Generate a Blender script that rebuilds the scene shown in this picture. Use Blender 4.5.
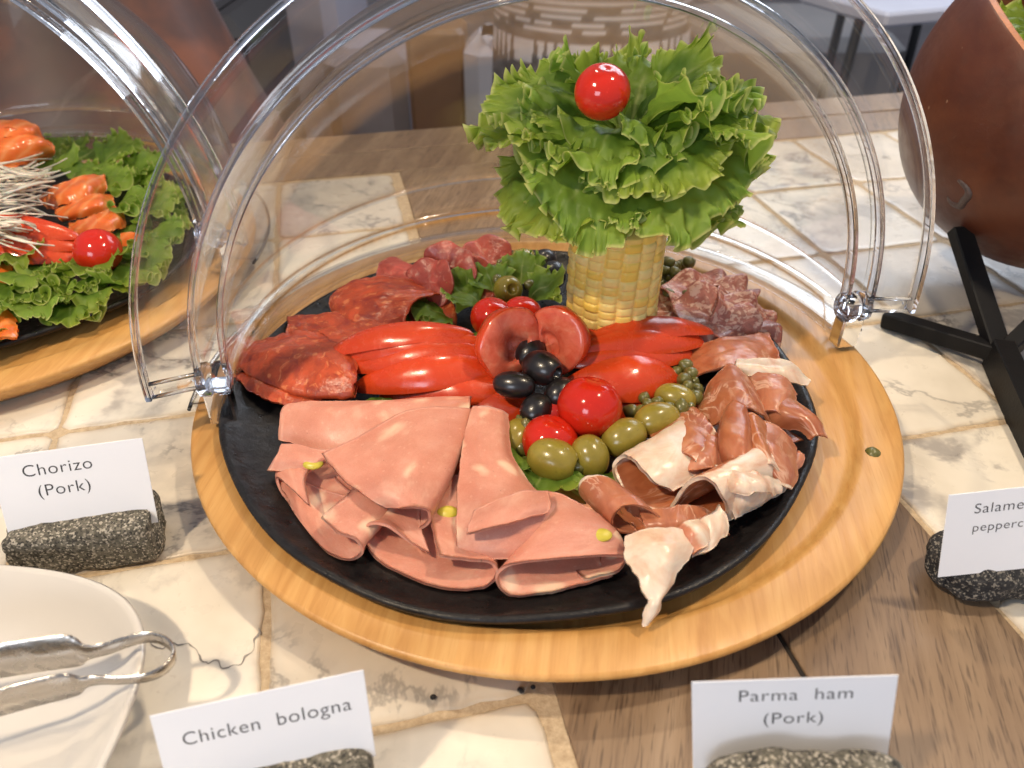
import bpy, math, random
import numpy as np
from mathutils import Vector, Matrix, noise

for o in list(bpy.data.objects):
    bpy.data.objects.remove(o)
S = 0.01                      # the scene is written in centimetres, built in metres
scene = bpy.context.scene
COL = scene.collection
R_ = math.radians

# ------------------------------------------------------------------ camera
F_PX, PITCH, CAM_H = 773.0, R_(36.63), 26.6
cam_d = bpy.data.cameras.new("camera")
cam = bpy.data.objects.new("camera", cam_d)
COL.objects.link(cam)
scene.camera = cam
cam.location = (0, 0, CAM_H * S)
cam.rotation_euler = (R_(90) - PITCH, 0, 0)
cam_d.sensor_width = 36
cam_d.lens = 36 * F_PX / 1024
cam_d.clip_start = 0.01
cam_d.clip_end = 60
cam_d.dof.use_dof = True
cam_d.dof.focus_distance = 0.37
cam_d.dof.aperture_fstop = 11.0

# ------------------------------------------------------------------ world and lamps
scene.view_settings.view_transform = 'Standard'
scene.view_settings.look = 'None'
scene.view_settings.gamma = 1
scene.view_settings.exposure = 0.10
scene.render.engine = 'CYCLES'
scene.cycles.use_denoising = True
scene.cycles.transparent_max_bounces = 40
scene.cycles.max_bounces = 12
scene.cycles.transmission_bounces = 12
scene.cycles.sample_clamp_indirect = 6
scene.cycles.caustics_reflective = False
scene.cycles.caustics_refractive = False

world = bpy.data.worlds.new("World")
scene.world = world
world.use_nodes = True
wn = world.node_tree
bg = wn.nodes['Background']
bg.inputs[0].default_value = (0.60, 0.65, 0.78, 1)
bg.inputs[1].default_value = 0.50


def lamp(name, kind, loc, power, color, size=2.0, target=None, sy=None, spread=None):
    d = bpy.data.lights.new(name, kind)
    d.energy = power
    d.color = color
    if kind == 'AREA':
        d.shape = 'RECTANGLE' if sy else 'DISK'
        d.size = size * S
        if sy:
            d.size_y = sy * S
        if spread:
            d.spread = spread
    else:
        d.shadow_soft_size = size * S
    o = bpy.data.objects.new(name, d)
    COL.objects.link(o)
    o.location = Vector(loc) * S
    if target is not None:
        v = (Vector(target) - Vector(loc))
        o.rotation_euler = v.to_track_quat('-Z', 'Y').to_euler()
    return o


WARM = (1.0, 0.80, 0.56)
lamp('ceiling_lamp', 'POINT', (-48, -12, 92), 31, WARM, 3.2)
lamp('ceiling_lamp', 'POINT', (46, 30, 95), 20, WARM, 3.2)
lamp('ceiling_lamp', 'POINT', (-10, 95, 120), 20, WARM, 3.2)
lamp('window_light', 'AREA', (-70, -150, 70), 10, (0.80, 0.88, 1.0), 70, (0, 30, 0), 60)
lamp('window_light', 'AREA', (90, 190, 120), 22, (0.80, 0.88, 1.0), 120, (0, 40, 0), 80)

# ------------------------------------------------------------------ where a ray of the photograph meets a plane
CP, SP = math.cos(PITCH), math.sin(PITCH)


def ray(u, v):
    a = (u - 512) / F_PX
    b = -(v - 384) / F_PX
    return np.array([a, CP + b * SP, -SP + b * CP])


def at(u, v, z):
    d = ray(u, v)
    return np.array([0, 0, CAM_H]) + d * ((z - CAM_H) / d[2])


def aty(u, v, y):
    d = ray(u, v)
    return np.array([0, 0, CAM_H]) + d * (y / d[1])


YAW = R_(-13.0)
E1 = np.array([math.cos(YAW), -math.sin(YAW), 0])
E2 = np.array([math.sin(YAW), math.cos(YAW), 0])


def g(xp, yp, z=0.0):
    return E1 * xp + E2 * yp + np.array([0, 0, z])


# ------------------------------------------------------------------ object helpers
def tag(o, label=None, cat=None, group=None, kind=None):
    if label:
        o['label'] = label
    if cat:
        o['category'] = cat
    if group:
        o['group'] = group
    if kind:
        o['kind'] = kind
    return o


def thing(name, label, cat, loc, group=None):
    o = bpy.data.objects.new(name, None)
    COL.objects.link(o)
    o.empty_display_size = 0.01
    o.location = Vector([float(c) for c in loc]) * S
    return tag(o, label, cat, group)


def wloc(o):
    p = Vector((0, 0, 0))
    while o is not None:
        p += Vector(o.location)
        o = o.parent
    return p


def mk(name, V, F, mat, parent=None, smooth=True, uv=None, attrs=None, mats=None, fmat=None, origin=None):
    """one mesh object from world coordinates in cm"""
    V = np.asarray(V, float)
    if origin is None:
        c = (V.max(0) + V.min(0)) / 2
        origin = np.array([c[0], c[1], V[:, 2].min()])
    L = (V - origin) * S
    me = bpy.data.meshes.new(name)
    me.from_pydata(L.tolist(), [], [list(f) for f in F])
    for m in (mats or [mat]):
        me.materials.append(m)
    if fmat is not None:
        me.polygons.foreach_set('material_index', np.asarray(fmat, np.int32))
    if smooth:
        me.polygons.foreach_set('use_smooth', np.ones(len(me.polygons), bool))
    if uv is not None:
        ul = me.uv_layers.new(name='UVMap')
        idx = np.zeros(len(me.loops), np.int32)
        me.loops.foreach_get('vertex_index', idx)
        ul.data.foreach_set('uv', np.asarray(uv, np.float32)[idx].ravel())
    for k, a in (attrs or {}).items():
        a = np.asarray(a, np.float32)
        if a.ndim == 1:
            at_ = me.attributes.new(k, 'FLOAT', 'POINT')
            at_.data.foreach_set('value', a)
        else:
            at_ = me.attributes.new(k, 'FLOAT_COLOR', 'POINT')
            if a.shape[1] == 3:
                a = np.c_[a, np.ones(len(a), np.float32)]
            at_.data.foreach_set('color', a.ravel())
    me.update()
    o = bpy.data.objects.new(name, me)
    COL.objects.link(o)
    w = Vector([float(c) for c in origin]) * S
    if parent is not None:
        o.parent = parent
        w = w - wloc(parent)
    o.location = w
    return o


def grid_faces(nr, nc, close_r=False, close_c=False, off=0):
    F = []
    for i in range(nr if close_r else nr - 1):
        for j in range(nc if close_c else nc - 1):
            a = i * nc + j
            b = i * nc + (j + 1) % nc
            c = ((i + 1) % nr) * nc + (j + 1) % nc
            d = ((i + 1) % nr) * nc + j
            F.append((a + off, b + off, c + off, d + off))
    return F


def cr(P, n):
    """Catmull-Rom through the points of axis 0, resampled to n"""
    P = np.asarray(P, float)
    m = len(P)
    if m == 1:
        return np.repeat(P, n, 0)
    if m == 2:
        t = np.linspace(0, 1, n).reshape((-1,) + (1,) * (P.ndim - 1))
        return P[0] * (1 - t) + P[1] * t
    Q = np.concatenate([[2 * P[0] - P[1]], P, [2 * P[-1] - P[-2]]])
    x = np.linspace(0, m - 1, n)
    k = np.minimum(x.astype(int), m - 2)
    t = (x - k).reshape((-1,) + (1,) * (P.ndim - 1))
    p0, p1, p2, p3 = Q[k], Q[k + 1], Q[k + 2], Q[k + 3]
    return .5 * ((2 * p1) + (-p0 + p2) * t + (2 * p0 - 5 * p1 + 4 * p2 - p3) * t * t + (-p0 + 3 * p1 - 3 * p2 + p3) * t ** 3)


def crc(P, n):
    """closed Catmull-Rom, n points, last not repeated"""
    P = np.asarray(P, float)
    m = len(P)
    x = np.arange(n) * m / n
    k = x.astype(int)
    t = (x - k)[:, None]
    p0, p1, p2, p3 = P[(k - 1) % m], P[k % m], P[(k + 1) % m], P[(k + 2) % m]
    return .5 * ((2 * p1) + (-p0 + p2) * t + (2 * p0 - 5 * p1 + 4 * p2 - p3) * t * t + (-p0 + 3 * p1 - 3 * p2 + p3) * t ** 3)


def normals(G):
    du = np.gradient(G, axis=0)
    dv = np.gradient(G, axis=1)
    n = np.cross(du, dv)
    return n / (np.linalg.norm(n, axis=2, keepdims=True) + 1e-9)


def nz(p, f, seed=0.0):
    return noise.noise(Vector((float(p[0]) * f + seed * 7.31, float(p[1]) * f - seed * 3.17, float(p[2]) * f + seed * 1.93)))


def nfield(P, f, seed):
    sh = P.shape[:-1]
    return np.array([nz(p, f, seed) for p in P.reshape(-1, 3)]).reshape(sh)


def slab(name, G, mat, parent=None, thick=.12, attrs=None, smooth=True):
    """a thick sheet from a grid of world points (nr, nc, 3)"""
    nr, nc, _ = G.shape
    n = normals(G)
    T = np.full((nr, nc, 1), thick / 2)
    A = G + n * T
    B = G - n * T
    V = np.concatenate([A.reshape(-1, 3), B.reshape(-1, 3)])
    N = nr * nc
    F = grid_faces(nr, nc)
    F2 = [(d + N, c + N, b + N, a + N) for a, b, c, d in grid_faces(nr, nc)]
    bd = [i * nc for i in range(nr)] + [(nr - 1) * nc + j for j in range(1, nc)] + \
         [i * nc + nc - 1 for i in range(nr - 2, -1, -1)] + [j for j in range(nc - 2, 0, -1)]
    # rim: an extra ring pushed outward gives a rounded cut edge
    Gf = G.reshape(-1, 3)
    m = len(bd)
    ring = []
    inner = {}
    for k, b in enumerate(bd):
        i, j = divmod(b, nc)
        i2 = min(max(i, 1), nr - 2) if nr > 2 else i
        j2 = min(max(j, 1), nc - 2) if nc > 2 else j
        d = Gf[b] - G[i2, j2]
        l = np.linalg.norm(d) + 1e-9
        ring.append(Gf[b] + d / l * thick * .45)
    V = np.concatenate([V, np.array(ring)])
    F3 = []
    for k in range(m):
        a, b = bd[k], bd[(k + 1) % m]
        r0, r1 = 2 * N + k, 2 * N + (k + 1) % m
        F3 += [(a, r0, r1, b), (r0, a + N, b + N, r1)]
    # uv in cm
    su = np.linalg.norm(np.diff(G, axis=0), axis=2).mean(1)
    sv = np.linalg.norm(np.diff(G, axis=1), axis=2).mean(0)
    U = np.concatenate([[0], np.cumsum(su)])
    W = np.concatenate([[0], np.cumsum(sv)])
    uv = np.stack(np.meshgrid(W, U), -1).reshape(-1, 2)
    uv = np.concatenate([uv, uv, uv[bd]])
    at2 = {}
    for k, a in (attrs or {}).items():
        a = np.asarray(a).reshape(-1)
        at2[k] = np.concatenate([a, a, a[bd]])
    return mk(name, V, F + F2 + F3, mat, parent, uv=uv, attrs=at2, smooth=smooth)


def ctrl(rows):
    n = max(len(r) for r in rows)
    out = []
    for r in rows:
        w = np.array([at(*p) for p in r])
        out.append(cr(w, n) if len(r) != n else w)
    return np.array(out)


def sheet(name, rows, mat, parent=None, thick=.12, nu=34, nv=44, wob=.06, wf=.55, seed=0, fat=None, fine=0.0, rag=0.0, crease=0.0):
    """slice of meat: rows of (u, v, height) -> smooth thick sheet"""
    C = ctrl(rows)
    A = cr(C, nu)
    G = cr(A.transpose(1, 0, 2), nv).transpose(1, 0, 2)
    if rag:
        S_, T_ = np.meshgrid(np.linspace(0, 1, nu), np.linspace(0, 1, nv), indexing='ij')
        du, dv = np.gradient(G, axis=0), np.gradient(G, axis=1)
        du /= np.linalg.norm(du, axis=2, keepdims=True) + 1e-9
        dv /= np.linalg.norm(dv, axis=2, keepdims=True) + 1e-9
        nb = nfield(G, 1.6, seed + 21) + .6 * nfield(G, 4.0, seed + 27)
        G = G + du * (rag * nb * (S_ ** 6 + (1 - S_) ** 6))[..., None] + dv * (rag * nb * (T_ ** 6 + (1 - T_) ** 6))[..., None]
    n = normals(G)
    w = nfield(G, wf, seed) * wob
    if crease:
        # soft parallel wrinkles running along the slice
        H = G * np.array([1.0, 1.0, .4])
        ca, sa = math.cos(seed * 1.7), math.sin(seed * 1.7)
        H = np.stack([(H[..., 0] * ca + H[..., 1] * sa) * 1.0, (H[..., 1] * ca - H[..., 0] * sa) * .3, H[..., 2] * .5], -1)
        w = w + crease * (1 - 2 * np.abs(nfield(H, 1.5, seed + 31))) ** 3
    if fine:
        w = w + nfield(G, 2.2, seed + 5) * fine
    G = G + n * w[..., None]
    attrs = {}
    if fat is not None:
        s, t = np.meshgrid(np.linspace(0, 1, nu), np.linspace(0, 1, nv), indexing='ij')
        attrs['fat'] = fat(s, t)
    return slab(name, G, mat, parent, thick, attrs)


def frame(axis):
    a = np.asarray(axis, float)
    a = a / np.linalg.norm(a)
    h = np.array([0, 0, 1.]) if abs(a[2]) < .9 else np.array([1., 0, 0])
    x = np.cross(h, a)
    x /= np.linalg.norm(x)
    y = np.cross(a, x)
    return x, y, a


def lathe(name, prof, mat, c, axis=(0, 0, 1), n=48, parent=None, wob=0, wf=.4, seed=0, close=False, sx=1, sy=1, rot=0, attrs=None, fn=None, smooth=True, cap=True):
    """profile (radius, height) turned about an axis"""
    x, y, a = frame(axis)
    if tuple(axis) == (0, 0, 1):
        x, y = np.array([math.cos(rot), math.sin(rot), 0]), np.array([-math.sin(rot), math.cos(rot), 0])
    c = np.asarray(c, float)
    V = []
    for r, h in prof:
        for k in range(n):
            th = 2 * math.pi * k / n
            V.append(c + x * r * sx * math.cos(th) + y * r * sy * math.sin(th) + a * h)
    V = np.array(V)
    if wob:
        ax = V - c
        ax = ax - np.outer(ax @ a, a)
        l = np.linalg.norm(ax, axis=1, keepdims=True) + 1e-9
        w = nfield(V, wf, seed)[:, None] * wob
        V = V + ax / l * w * np.minimum(1, l)
    if fn:
        V = fn(V)
    F = grid_faces(len(prof), n, close, True)
    if not close and cap:
        if prof[0][0] > 1e-4:
            F.append(tuple(range(n - 1, -1, -1)))
        if prof[-1][0] > 1e-4:
            F.append(tuple((len(prof) - 1) * n + k for k in range(n)))
    return mk(name, V, F, mat, parent, smooth=smooth, attrs=attrs)


def tube(name, path, rad, mat, parent=None, n=10, closed=False):
    P = np.asarray(path, float)
    m = len(P)
    T = np.gradient(P, axis=0)
    if closed:
        T = np.roll(P, -1, 0) - np.roll(P, 1, 0)
    T /= np.linalg.norm(T, axis=1, keepdims=True) + 1e-9
    up = np.array([0, 0, 1.])
    if abs(T[:, 2]).max() > .95:
        up = np.array([.31, .87, .38])
    rad = np.broadcast_to(np.asarray(rad, float), (m,))
    V = []
    for p, t, r in zip(P, T, rad):
        x = np.cross(up, t)
        x /= np.linalg.norm(x) + 1e-9
        y = np.cross(t, x)
        for k in range(n):
            a = 2 * math.pi * k / n
            V.append(p + r * (math.cos(a) * x + math.sin(a) * y))
    F = grid_faces(m, n, closed, True)
    if not closed:
        F.append(tuple(range(n - 1, -1, -1)))
        F.append(tuple((m - 1) * n + k for k in range(n)))
    return mk(name, V, F, mat, parent)


def box_vf(c, ex, ey, ez, hx, hy, hz, bev=0.0):
    """bevelled box, half sizes, axes"""
    c = np.asarray(c, float)
    ex, ey, ez = (np.asarray(e, float) for e in (ex, ey, ez))
    b = min(bev, hx * .9, hy * .9, hz * .9)
    V = []
    rings = [(-hz, b), (-hz + b, 0), (hz - b, 0), (hz, b)] if b else [(-hz, 0), (hz, 0)]
    for z, ins in rings:
        X, Y = hx - ins, hy - ins
        if b:
            k = b
            pts = [(X, -Y + k), (X, Y - k), (X - k, Y), (-X + k, Y), (-X, Y - k), (-X, -Y + k), (-X + k, -Y), (X - k, -Y)]
        else:
            pts = [(X, -Y), (X, Y), (-X, Y), (-X, -Y)]
        for px, py in pts:
            V.append(c + ex * px + ey * py + ez * z)
    n = 8 if b else 4
    F = grid_faces(len(rings), n, False, True)
    F.append(tuple(range(n - 1, -1, -1)))
    F.append(tuple((len(rings) - 1) * n + k for k in range(n)))
    return np.array(V), F


def box(name, c, ex, ey, ez, hx, hy, hz, mat, parent=None, bev=0.0):
    V, F = box_vf(c, ex, ey, ez, hx, hy, hz, bev)
    return mk(name, V, F, mat, parent, smooth=False)


X_, Y_, Z_ = np.eye(3)


def band(name, path, rad_dir, side, tr, ts, mat, parent=None):
    """rectangular strip swept along a path: half sizes tr along rad_dir, ts along side"""
    P = np.asarray(path, float)
    V = []
    for p, r in zip(P, rad_dir):
        for a, b in ((-1, -.8), (-1, .8), (-.8, 1), (.8, 1), (1, .8), (1, -.8), (.8, -1), (-.8, -1)):
            V.append(p + r * a * tr + side * b * ts)
    m = len(P)
    F = grid_faces(m, 8, False, True) + [tuple(range(7, -1, -1)), tuple((m - 1) * 8 + k for k in range(8))]
    o = mk(name, V, F, mat, parent, smooth=False)
    return o


# ------------------------------------------------------------------ materials
class M:
    """small node builder around one Principled BSDF"""

    def __init__(s, name, **kw):
        s.m = bpy.data.materials.new(name)
        s.m.use_nodes = True
        s.t = s.m.node_tree
        s.p = s.t.nodes['Principled BSDF']
        s.out = s.t.nodes['Material Output']
        for k, v in kw.items():
            s.set(k, v)

    def set(s, k, v):
        names = dict(col='Base Color', rough='Roughness', metal='Metallic', spec='Specular IOR Level', sss='Subsurface Weight',
                     sssr='Subsurface Radius', sssc='Subsurface Scale', coat='Coat Weight', coatr='Coat Roughness', ior='IOR',
                     trans='Transmission Weight', normal='Normal', alpha='Alpha')
        i = s.p.inputs[names.get(k, k)]
        if hasattr(v, 'is_output'):
            s.t.links.new(v, i)
        elif isinstance(v, (tuple, list)) and len(v) == 3 and i.type == 'RGBA':
            i.default_value = (*v, 1)
        else:
            i.default_value = v

    def n(s, typ, **kw):
        nd = s.t.nodes.new(typ)
        for k, v in kw.items():
            if k.startswith('i_'):
                key = k[2:]
                inp = nd.inputs[int(key)] if key.isdigit() else nd.inputs[key.replace('_', ' ')]
                if hasattr(v, 'is_output'):
                    s.t.links.new(v, inp)
                else:
                    inp.default_value = v
            else:
                setattr(nd, k, v)
        return nd

    def co(s, scale=100, rot=(0, 0, 0), loc=(0, 0, 0), src='Object'):
        tc = s.n('ShaderNodeTexCoord')
        sc = scale if isinstance(scale, tuple) else (scale,) * 3
        mp = s.n('ShaderNodeMapping')
        s.t.links.new(tc.outputs[src], mp.inputs[0])
        mp.inputs['Scale'].default_value = sc
        mp.inputs['Rotation'].default_value = rot
        mp.inputs['Location'].default_value = loc
        return mp.outputs[0]

    def noise(s, vec, scale=1, detail=3, rough=.5, dist=0, out=0):
        nd = s.n('ShaderNodeTexNoise', i_Vector=vec, i_Scale=scale, i_Detail=detail, i_Roughness=rough, i_Distortion=dist)
        return nd.outputs[out]

    def voro(s, vec, scale=1, feature='F1', out='Distance', rand=1.0):
        nd = s.n('ShaderNodeTexVoronoi', feature=feature, i_Vector=vec, i_Scale=scale, i_Randomness=rand)
        return nd.outputs[out]

    def math(s, op, a, b=0.0, c=0.0, clamp=False):
        nd = s.n('ShaderNodeMath', operation=op, use_clamp=clamp)
        for i, v in enumerate((a, b, c)):
            if hasattr(v, 'is_output'):
                s.t.links.new(v, nd.inputs[i])
            else:
                nd.inputs[i].default_value = v
        return nd.outputs[0]

    def step(s, v, lo, hi):
        nd = s.n('ShaderNodeMapRange', interpolation_type='SMOOTHSTEP', i_0=v, i_1=lo, i_2=hi)
        return nd.outputs[0]

    def ramp(s, v, stops):
        nd = s.n('ShaderNodeValToRGB', i_0=v)
        e = nd.color_ramp.elements
        while len(e) < len(stops):
            e.new(.5)
        for el, (p, c) in zip(e, stops):
            el.position = p
            el.color = (*c, 1) if len(c) == 3 else c
        return nd.outputs[0]

    def mix(s, f, a, b, mode='MIX'):
        nd = s.n('ShaderNodeMix', data_type='RGBA', blend_type=mode)
        for inp, v in ((nd.inputs[0], f), (nd.inputs[6], a), (nd.inputs[7], b)):
            if hasattr(v, 'is_output'):
                s.t.links.new(v, inp)
            elif isinstance(v, (tuple, list)):
                inp.default_value = (*v, 1) if len(v) == 3 else v
            else:
                inp.default_value = v
        return nd.outputs[2]

    def attr(s, name, out=2):
        nd = s.n('ShaderNodeAttribute', attribute_name=name)
        return nd.outputs['Fac'] if out == 2 else nd.outputs['Color']

    def vadd(s, a, b, op='ADD'):
        nd = s.n('ShaderNodeVectorMath', operation=op)
        for i, v in enumerate((a, b)):
            if hasattr(v, 'is_output'):
                s.t.links.new(v, nd.inputs[i])
            else:
                nd.inputs[i].default_value = v
        return nd.outputs[0]

    def bump(s, h, strength=.3, dist=.1):
        nd = s.n('ShaderNodeBump', i_Strength=strength, i_Distance=dist * S, i_Height=h)
        s.set('normal', nd.outputs[0])

    def rnd(s):
        return s.n('ShaderNodeObjectInfo').outputs['Random']


def mat_wood():
    m = M('light_wood', rough=.48, coat=.04, coatr=.3)
    v = m.co(100, rot=(0, 0, R_(8)))
    # glued staves run away from the viewer
    sx = m.n('ShaderNodeSeparateXYZ', i_0=v)
    xs = m.math('DIVIDE', sx.outputs[0], 4.3)
    stave = m.math('FLOOR', m.math('ADD', xs, 50.3))
    cell = m.n('ShaderNodeTexWhiteNoise', noise_dimensions='1D')
    m.t.links.new(stave, cell.inputs['W'])
    off = m.n('ShaderNodeVectorMath', operation='SCALE', i_0=cell.outputs['Color'], i_Scale=30.0)
    vg = m.n('ShaderNodeVectorMath', operation='MULTIPLY', i_0=m.vadd(v, off.outputs[0]), i_1=(1.6, .16, 1.6))
    a = m.noise(vg.outputs[0], 1.0, 5, .55, .8)
    fine = m.n('ShaderNodeVectorMath', operation='MULTIPLY', i_0=m.vadd(v, off.outputs[0]), i_1=(9, .5, 9))
    b = m.noise(fine.outputs[0], 1.0, 3, .6)
    c1 = m.ramp(a, [(.25, (.48, .235, .065)), (.5, (.60, .325, .105)), (.75, (.68, .405, .15))])
    c2 = m.mix(m.math('MULTIPLY', m.step(b, .52, .75), .32), c1, (.42, .20, .055))
    tint = m.ramp(cell.outputs['Value'], [(0, (.86, .82, .74)), (1, (1.05, 1.03, 1.0))])
    c3 = m.mix(1.0, c2, tint, 'MULTIPLY')
    stain = m.noise(v, .22, 3)
    c3 = m.mix(m.math('MULTIPLY', m.step(stain, .5, .8), .25), c3, (.45, .22, .07))
    m.set('col', c3)
    m.set('rough', m.ramp(b, [(.3, (.34,) * 3), (.8, (.52,) * 3)]))
    m.bump(b, .12, .05)
    return m.m


def mat_plate():
    m = M('black_stoneware', rough=.35, spec=.35)
    v = m.co(100)
    a = m.noise(v, .9, 4, .6)
    b = m.noise(v, 6, 3, .6)
    m.set('col', m.ramp(a, [(.3, (.006, .006, .007)), (.62, (.014, .012, .012)), (.8, (.035, .022, .016))]))
    m.set('rough', m.ramp(m.noise(v, 2.2, 4), [(.3, (.26,) * 3), (.7, (.5,) * 3)]))
    m.bump(m.math('ADD', m.math('MULTIPLY', a, 1.6), m.math('MULTIPLY', b, .25)), .5, .12)
    return m.m


def mat_tile():
    m = M('cream_marble', rough=.28)
    tid = m.attr('tid', 0)
    v0 = m.co(100)
    off = m.n('ShaderNodeVectorMath', operation='SCALE', i_0=tid, i_Scale=90.0)
    v = m.vadd(v0, off.outputs[0])
    sep = m.n('ShaderNodeSeparateColor', i_0=tid)
    big = m.noise(v, .12, 4, .6, .3)
    base = m.ramp(big, [(.3, (.58, .54, .47)), (.5, (.70, .66, .59)), (.7, (.76, .73, .67))])
    tint = m.ramp(sep.outputs[0], [(0, (.84, .80, .76)), (.5, (1, .98, .93)), (1, (1.03, 1.02, 1.0))])
    base = m.mix(1.0, base, tint, 'MULTIPLY')
    w = m.noise(v, .13, 6, .62, .35)
    vein = m.math('ABSOLUTE', m.math('SUBTRACT', w, .5))
    vm = m.math('SUBTRACT', 1.0, m.step(vein, .0, .022))
    gate = m.step(m.noise(v, .16, 2), .47, .58)
    vm = m.math('MULTIPLY', vm, gate)
    grey = m.step(m.math('SUBTRACT', 1.0, m.step(vein, 0, .09)), 0, 1)
    much = m.step(sep.outputs[1], .55, 1.05)
    c = m.mix(m.math('MULTIPLY', m.math('MULTIPLY', grey, m.math('ADD', m.math('MULTIPLY', much, .75), .12)), m.step(m.noise(v, .5, 4), .35, .6)), base, (.27, .25, .24))
    c = m.mix(m.math('MULTIPLY', vm, m.math('ADD', m.math('MULTIPLY', much, .4), .45)), c, (.10, .095, .10))
    speck = m.step(m.noise(v, 2.5, 3, .7), .66, .76)
    c = m.mix(m.math('MULTIPLY', speck, .22), c, (.34, .26, .18))
    edge = m.step(m.attr('edge'), .55, 1.0)
    c = m.mix(m.math('MULTIPLY', edge, m.math('MULTIPLY', m.noise(v, 1.8, 3), .8)), c, (.42, .30, .17))
    m.set('col', c)
    m.set('rough', m.ramp(m.noise(v, .7, 4), [(.3, (.24,) * 3), (.7, (.42,) * 3)]))
    m.bump(m.noise(v, 1.3, 4, .6), .08, .1)
    return m.m


def mat_grout():
    m = M('sandy_grout', rough=.9)
    v = m.co(100)
    m.set('col', m.ramp(m.noise(v, 3, 4, .7), [(.3, (.36, .26, .16)), (.7, (.58, .46, .31))]))
    m.bump(m.noise(v, 12, 3), .5, .06)
    return m.m


def mat_plank():
    m = M('weathered_plank', rough=.5, spec=.5)
    v = m.co(100, rot=(0, 0, -YAW))
    pid = m.attr('tid', 0)
    off = m.n('ShaderNodeVectorMath', operation='SCALE', i_0=pid, i_Scale=60.0)
    v = m.vadd(v, off.outputs[0])
    big = m.n('ShaderNodeVectorMath', operation='MULTIPLY', i_0=v, i_1=(.55, .05, .5))
    a = m.noise(big.outputs[0], 1, 4, .55, .6)
    fine = m.n('ShaderNodeVectorMath', operation='MULTIPLY', i_0=v, i_1=(3.2, .17, 3))
    b = m.noise(fine.outputs[0], 1, 4, .62, .5)
    pore = m.n('ShaderNodeVectorMath', operation='MULTIPLY', i_0=v, i_1=(10, .7, 9))
    p = m.noise(pore.outputs[0], 1, 2, .5)
    c = m.ramp(a, [(.3, (.17, .105, .06)), (.55, (.235, .155, .092)), (.75, (.30, .21, .135))])
    c = m.mix(m.math('MULTIPLY', m.step(b, .5, .72), .6), c, (.095, .054, .03))
    c = m.mix(m.math('MULTIPLY', m.step(p, .54, .70), .7), c, (.065, .038, .022))
    m.set('col', c)
    m.bump(m.math('ADD', b, p), .35, .06)
    return m.m


def mat_mortadella():
    m = M('mortadella', rough=.42, spec=.4, sss=.18, sssr=(.9, .35, .22), sssc=.004)
    v = m.co(1, src='UV')
    r = m.rnd()
    rv = m.n('ShaderNodeCombineXYZ', i_0=m.math('MULTIPLY', r, 37.0), i_1=m.math('MULTIPLY', r, 91.0))
    v = m.vadd(v, rv.outputs[0])
    wv = m.vadd(v, m.n('ShaderNodeVectorMath', operation='SCALE', i_0=m.noise(v, .8, 3, .5, 0, 1), i_Scale=.9).outputs[0])
    d = m.voro(wv, .74, rand=1)
    cellc = m.voro(wv, .74, out='Color')
    sel = m.n('ShaderNodeSeparateColor', i_0=cellc)
    fat = m.math('MULTIPLY', m.math('SUBTRACT', 1.0, m.step(d, .16, .46)), m.step(sel.outputs[0], .56, .64))
    d2 = m.voro(v, 2.6)
    small = m.math('MULTIPLY', m.math('SUBTRACT', 1.0, m.step(d2, .10, .20)), .25)
    base = m.ramp(m.noise(v, .7, 4, .6), [(.3, (.56, .215, .145)), (.55, (.63, .27, .19)), (.8, (.70, .35, .26))])
    c = m.mix(m.math('MULTIPLY', m.step(m.noise(v, 9, 2), .5, .75), .22), base, (.48, .16, .11))
    c = m.mix(fat, c, (.80, .55, .39))
    c = m.mix(small, c, (.80, .50, .36))
    haze = m.step(m.noise(wv, .55, 4, .6), .52, .70)
    c = m.mix(m.math('MULTIPLY', haze, .4), c, (.78, .47, .34))
    speck = m.math('SUBTRACT', 1.0, m.step(m.voro(v, 2.1), .03, .05))
    c = m.mix(m.math('MULTIPLY', speck, .6), c, (.12, .05, .03))
    grain = m.noise(v, 22, 2, .6)
    c = m.mix(m.math('MULTIPLY', m.step(grain, .45, .75), .30), c, (.74, .44, .33))
    pore = m.math('SUBTRACT', 1.0, m.step(m.voro(v, 7.0), .05, .10))
    c = m.mix(m.math('MULTIPLY', pore, .35), c, (.36, .11, .07))
    m.set('col', c)
    m.set('rough', m.ramp(m.noise(v, 1.5, 4), [(.3, (.30,) * 3), (.7, (.52,) * 3)]))
    m.bump(m.math('ADD', m.noise(v, 5, 3), m.math('MULTIPLY', grain, .3)), .22, .06)
    return m.m


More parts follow.
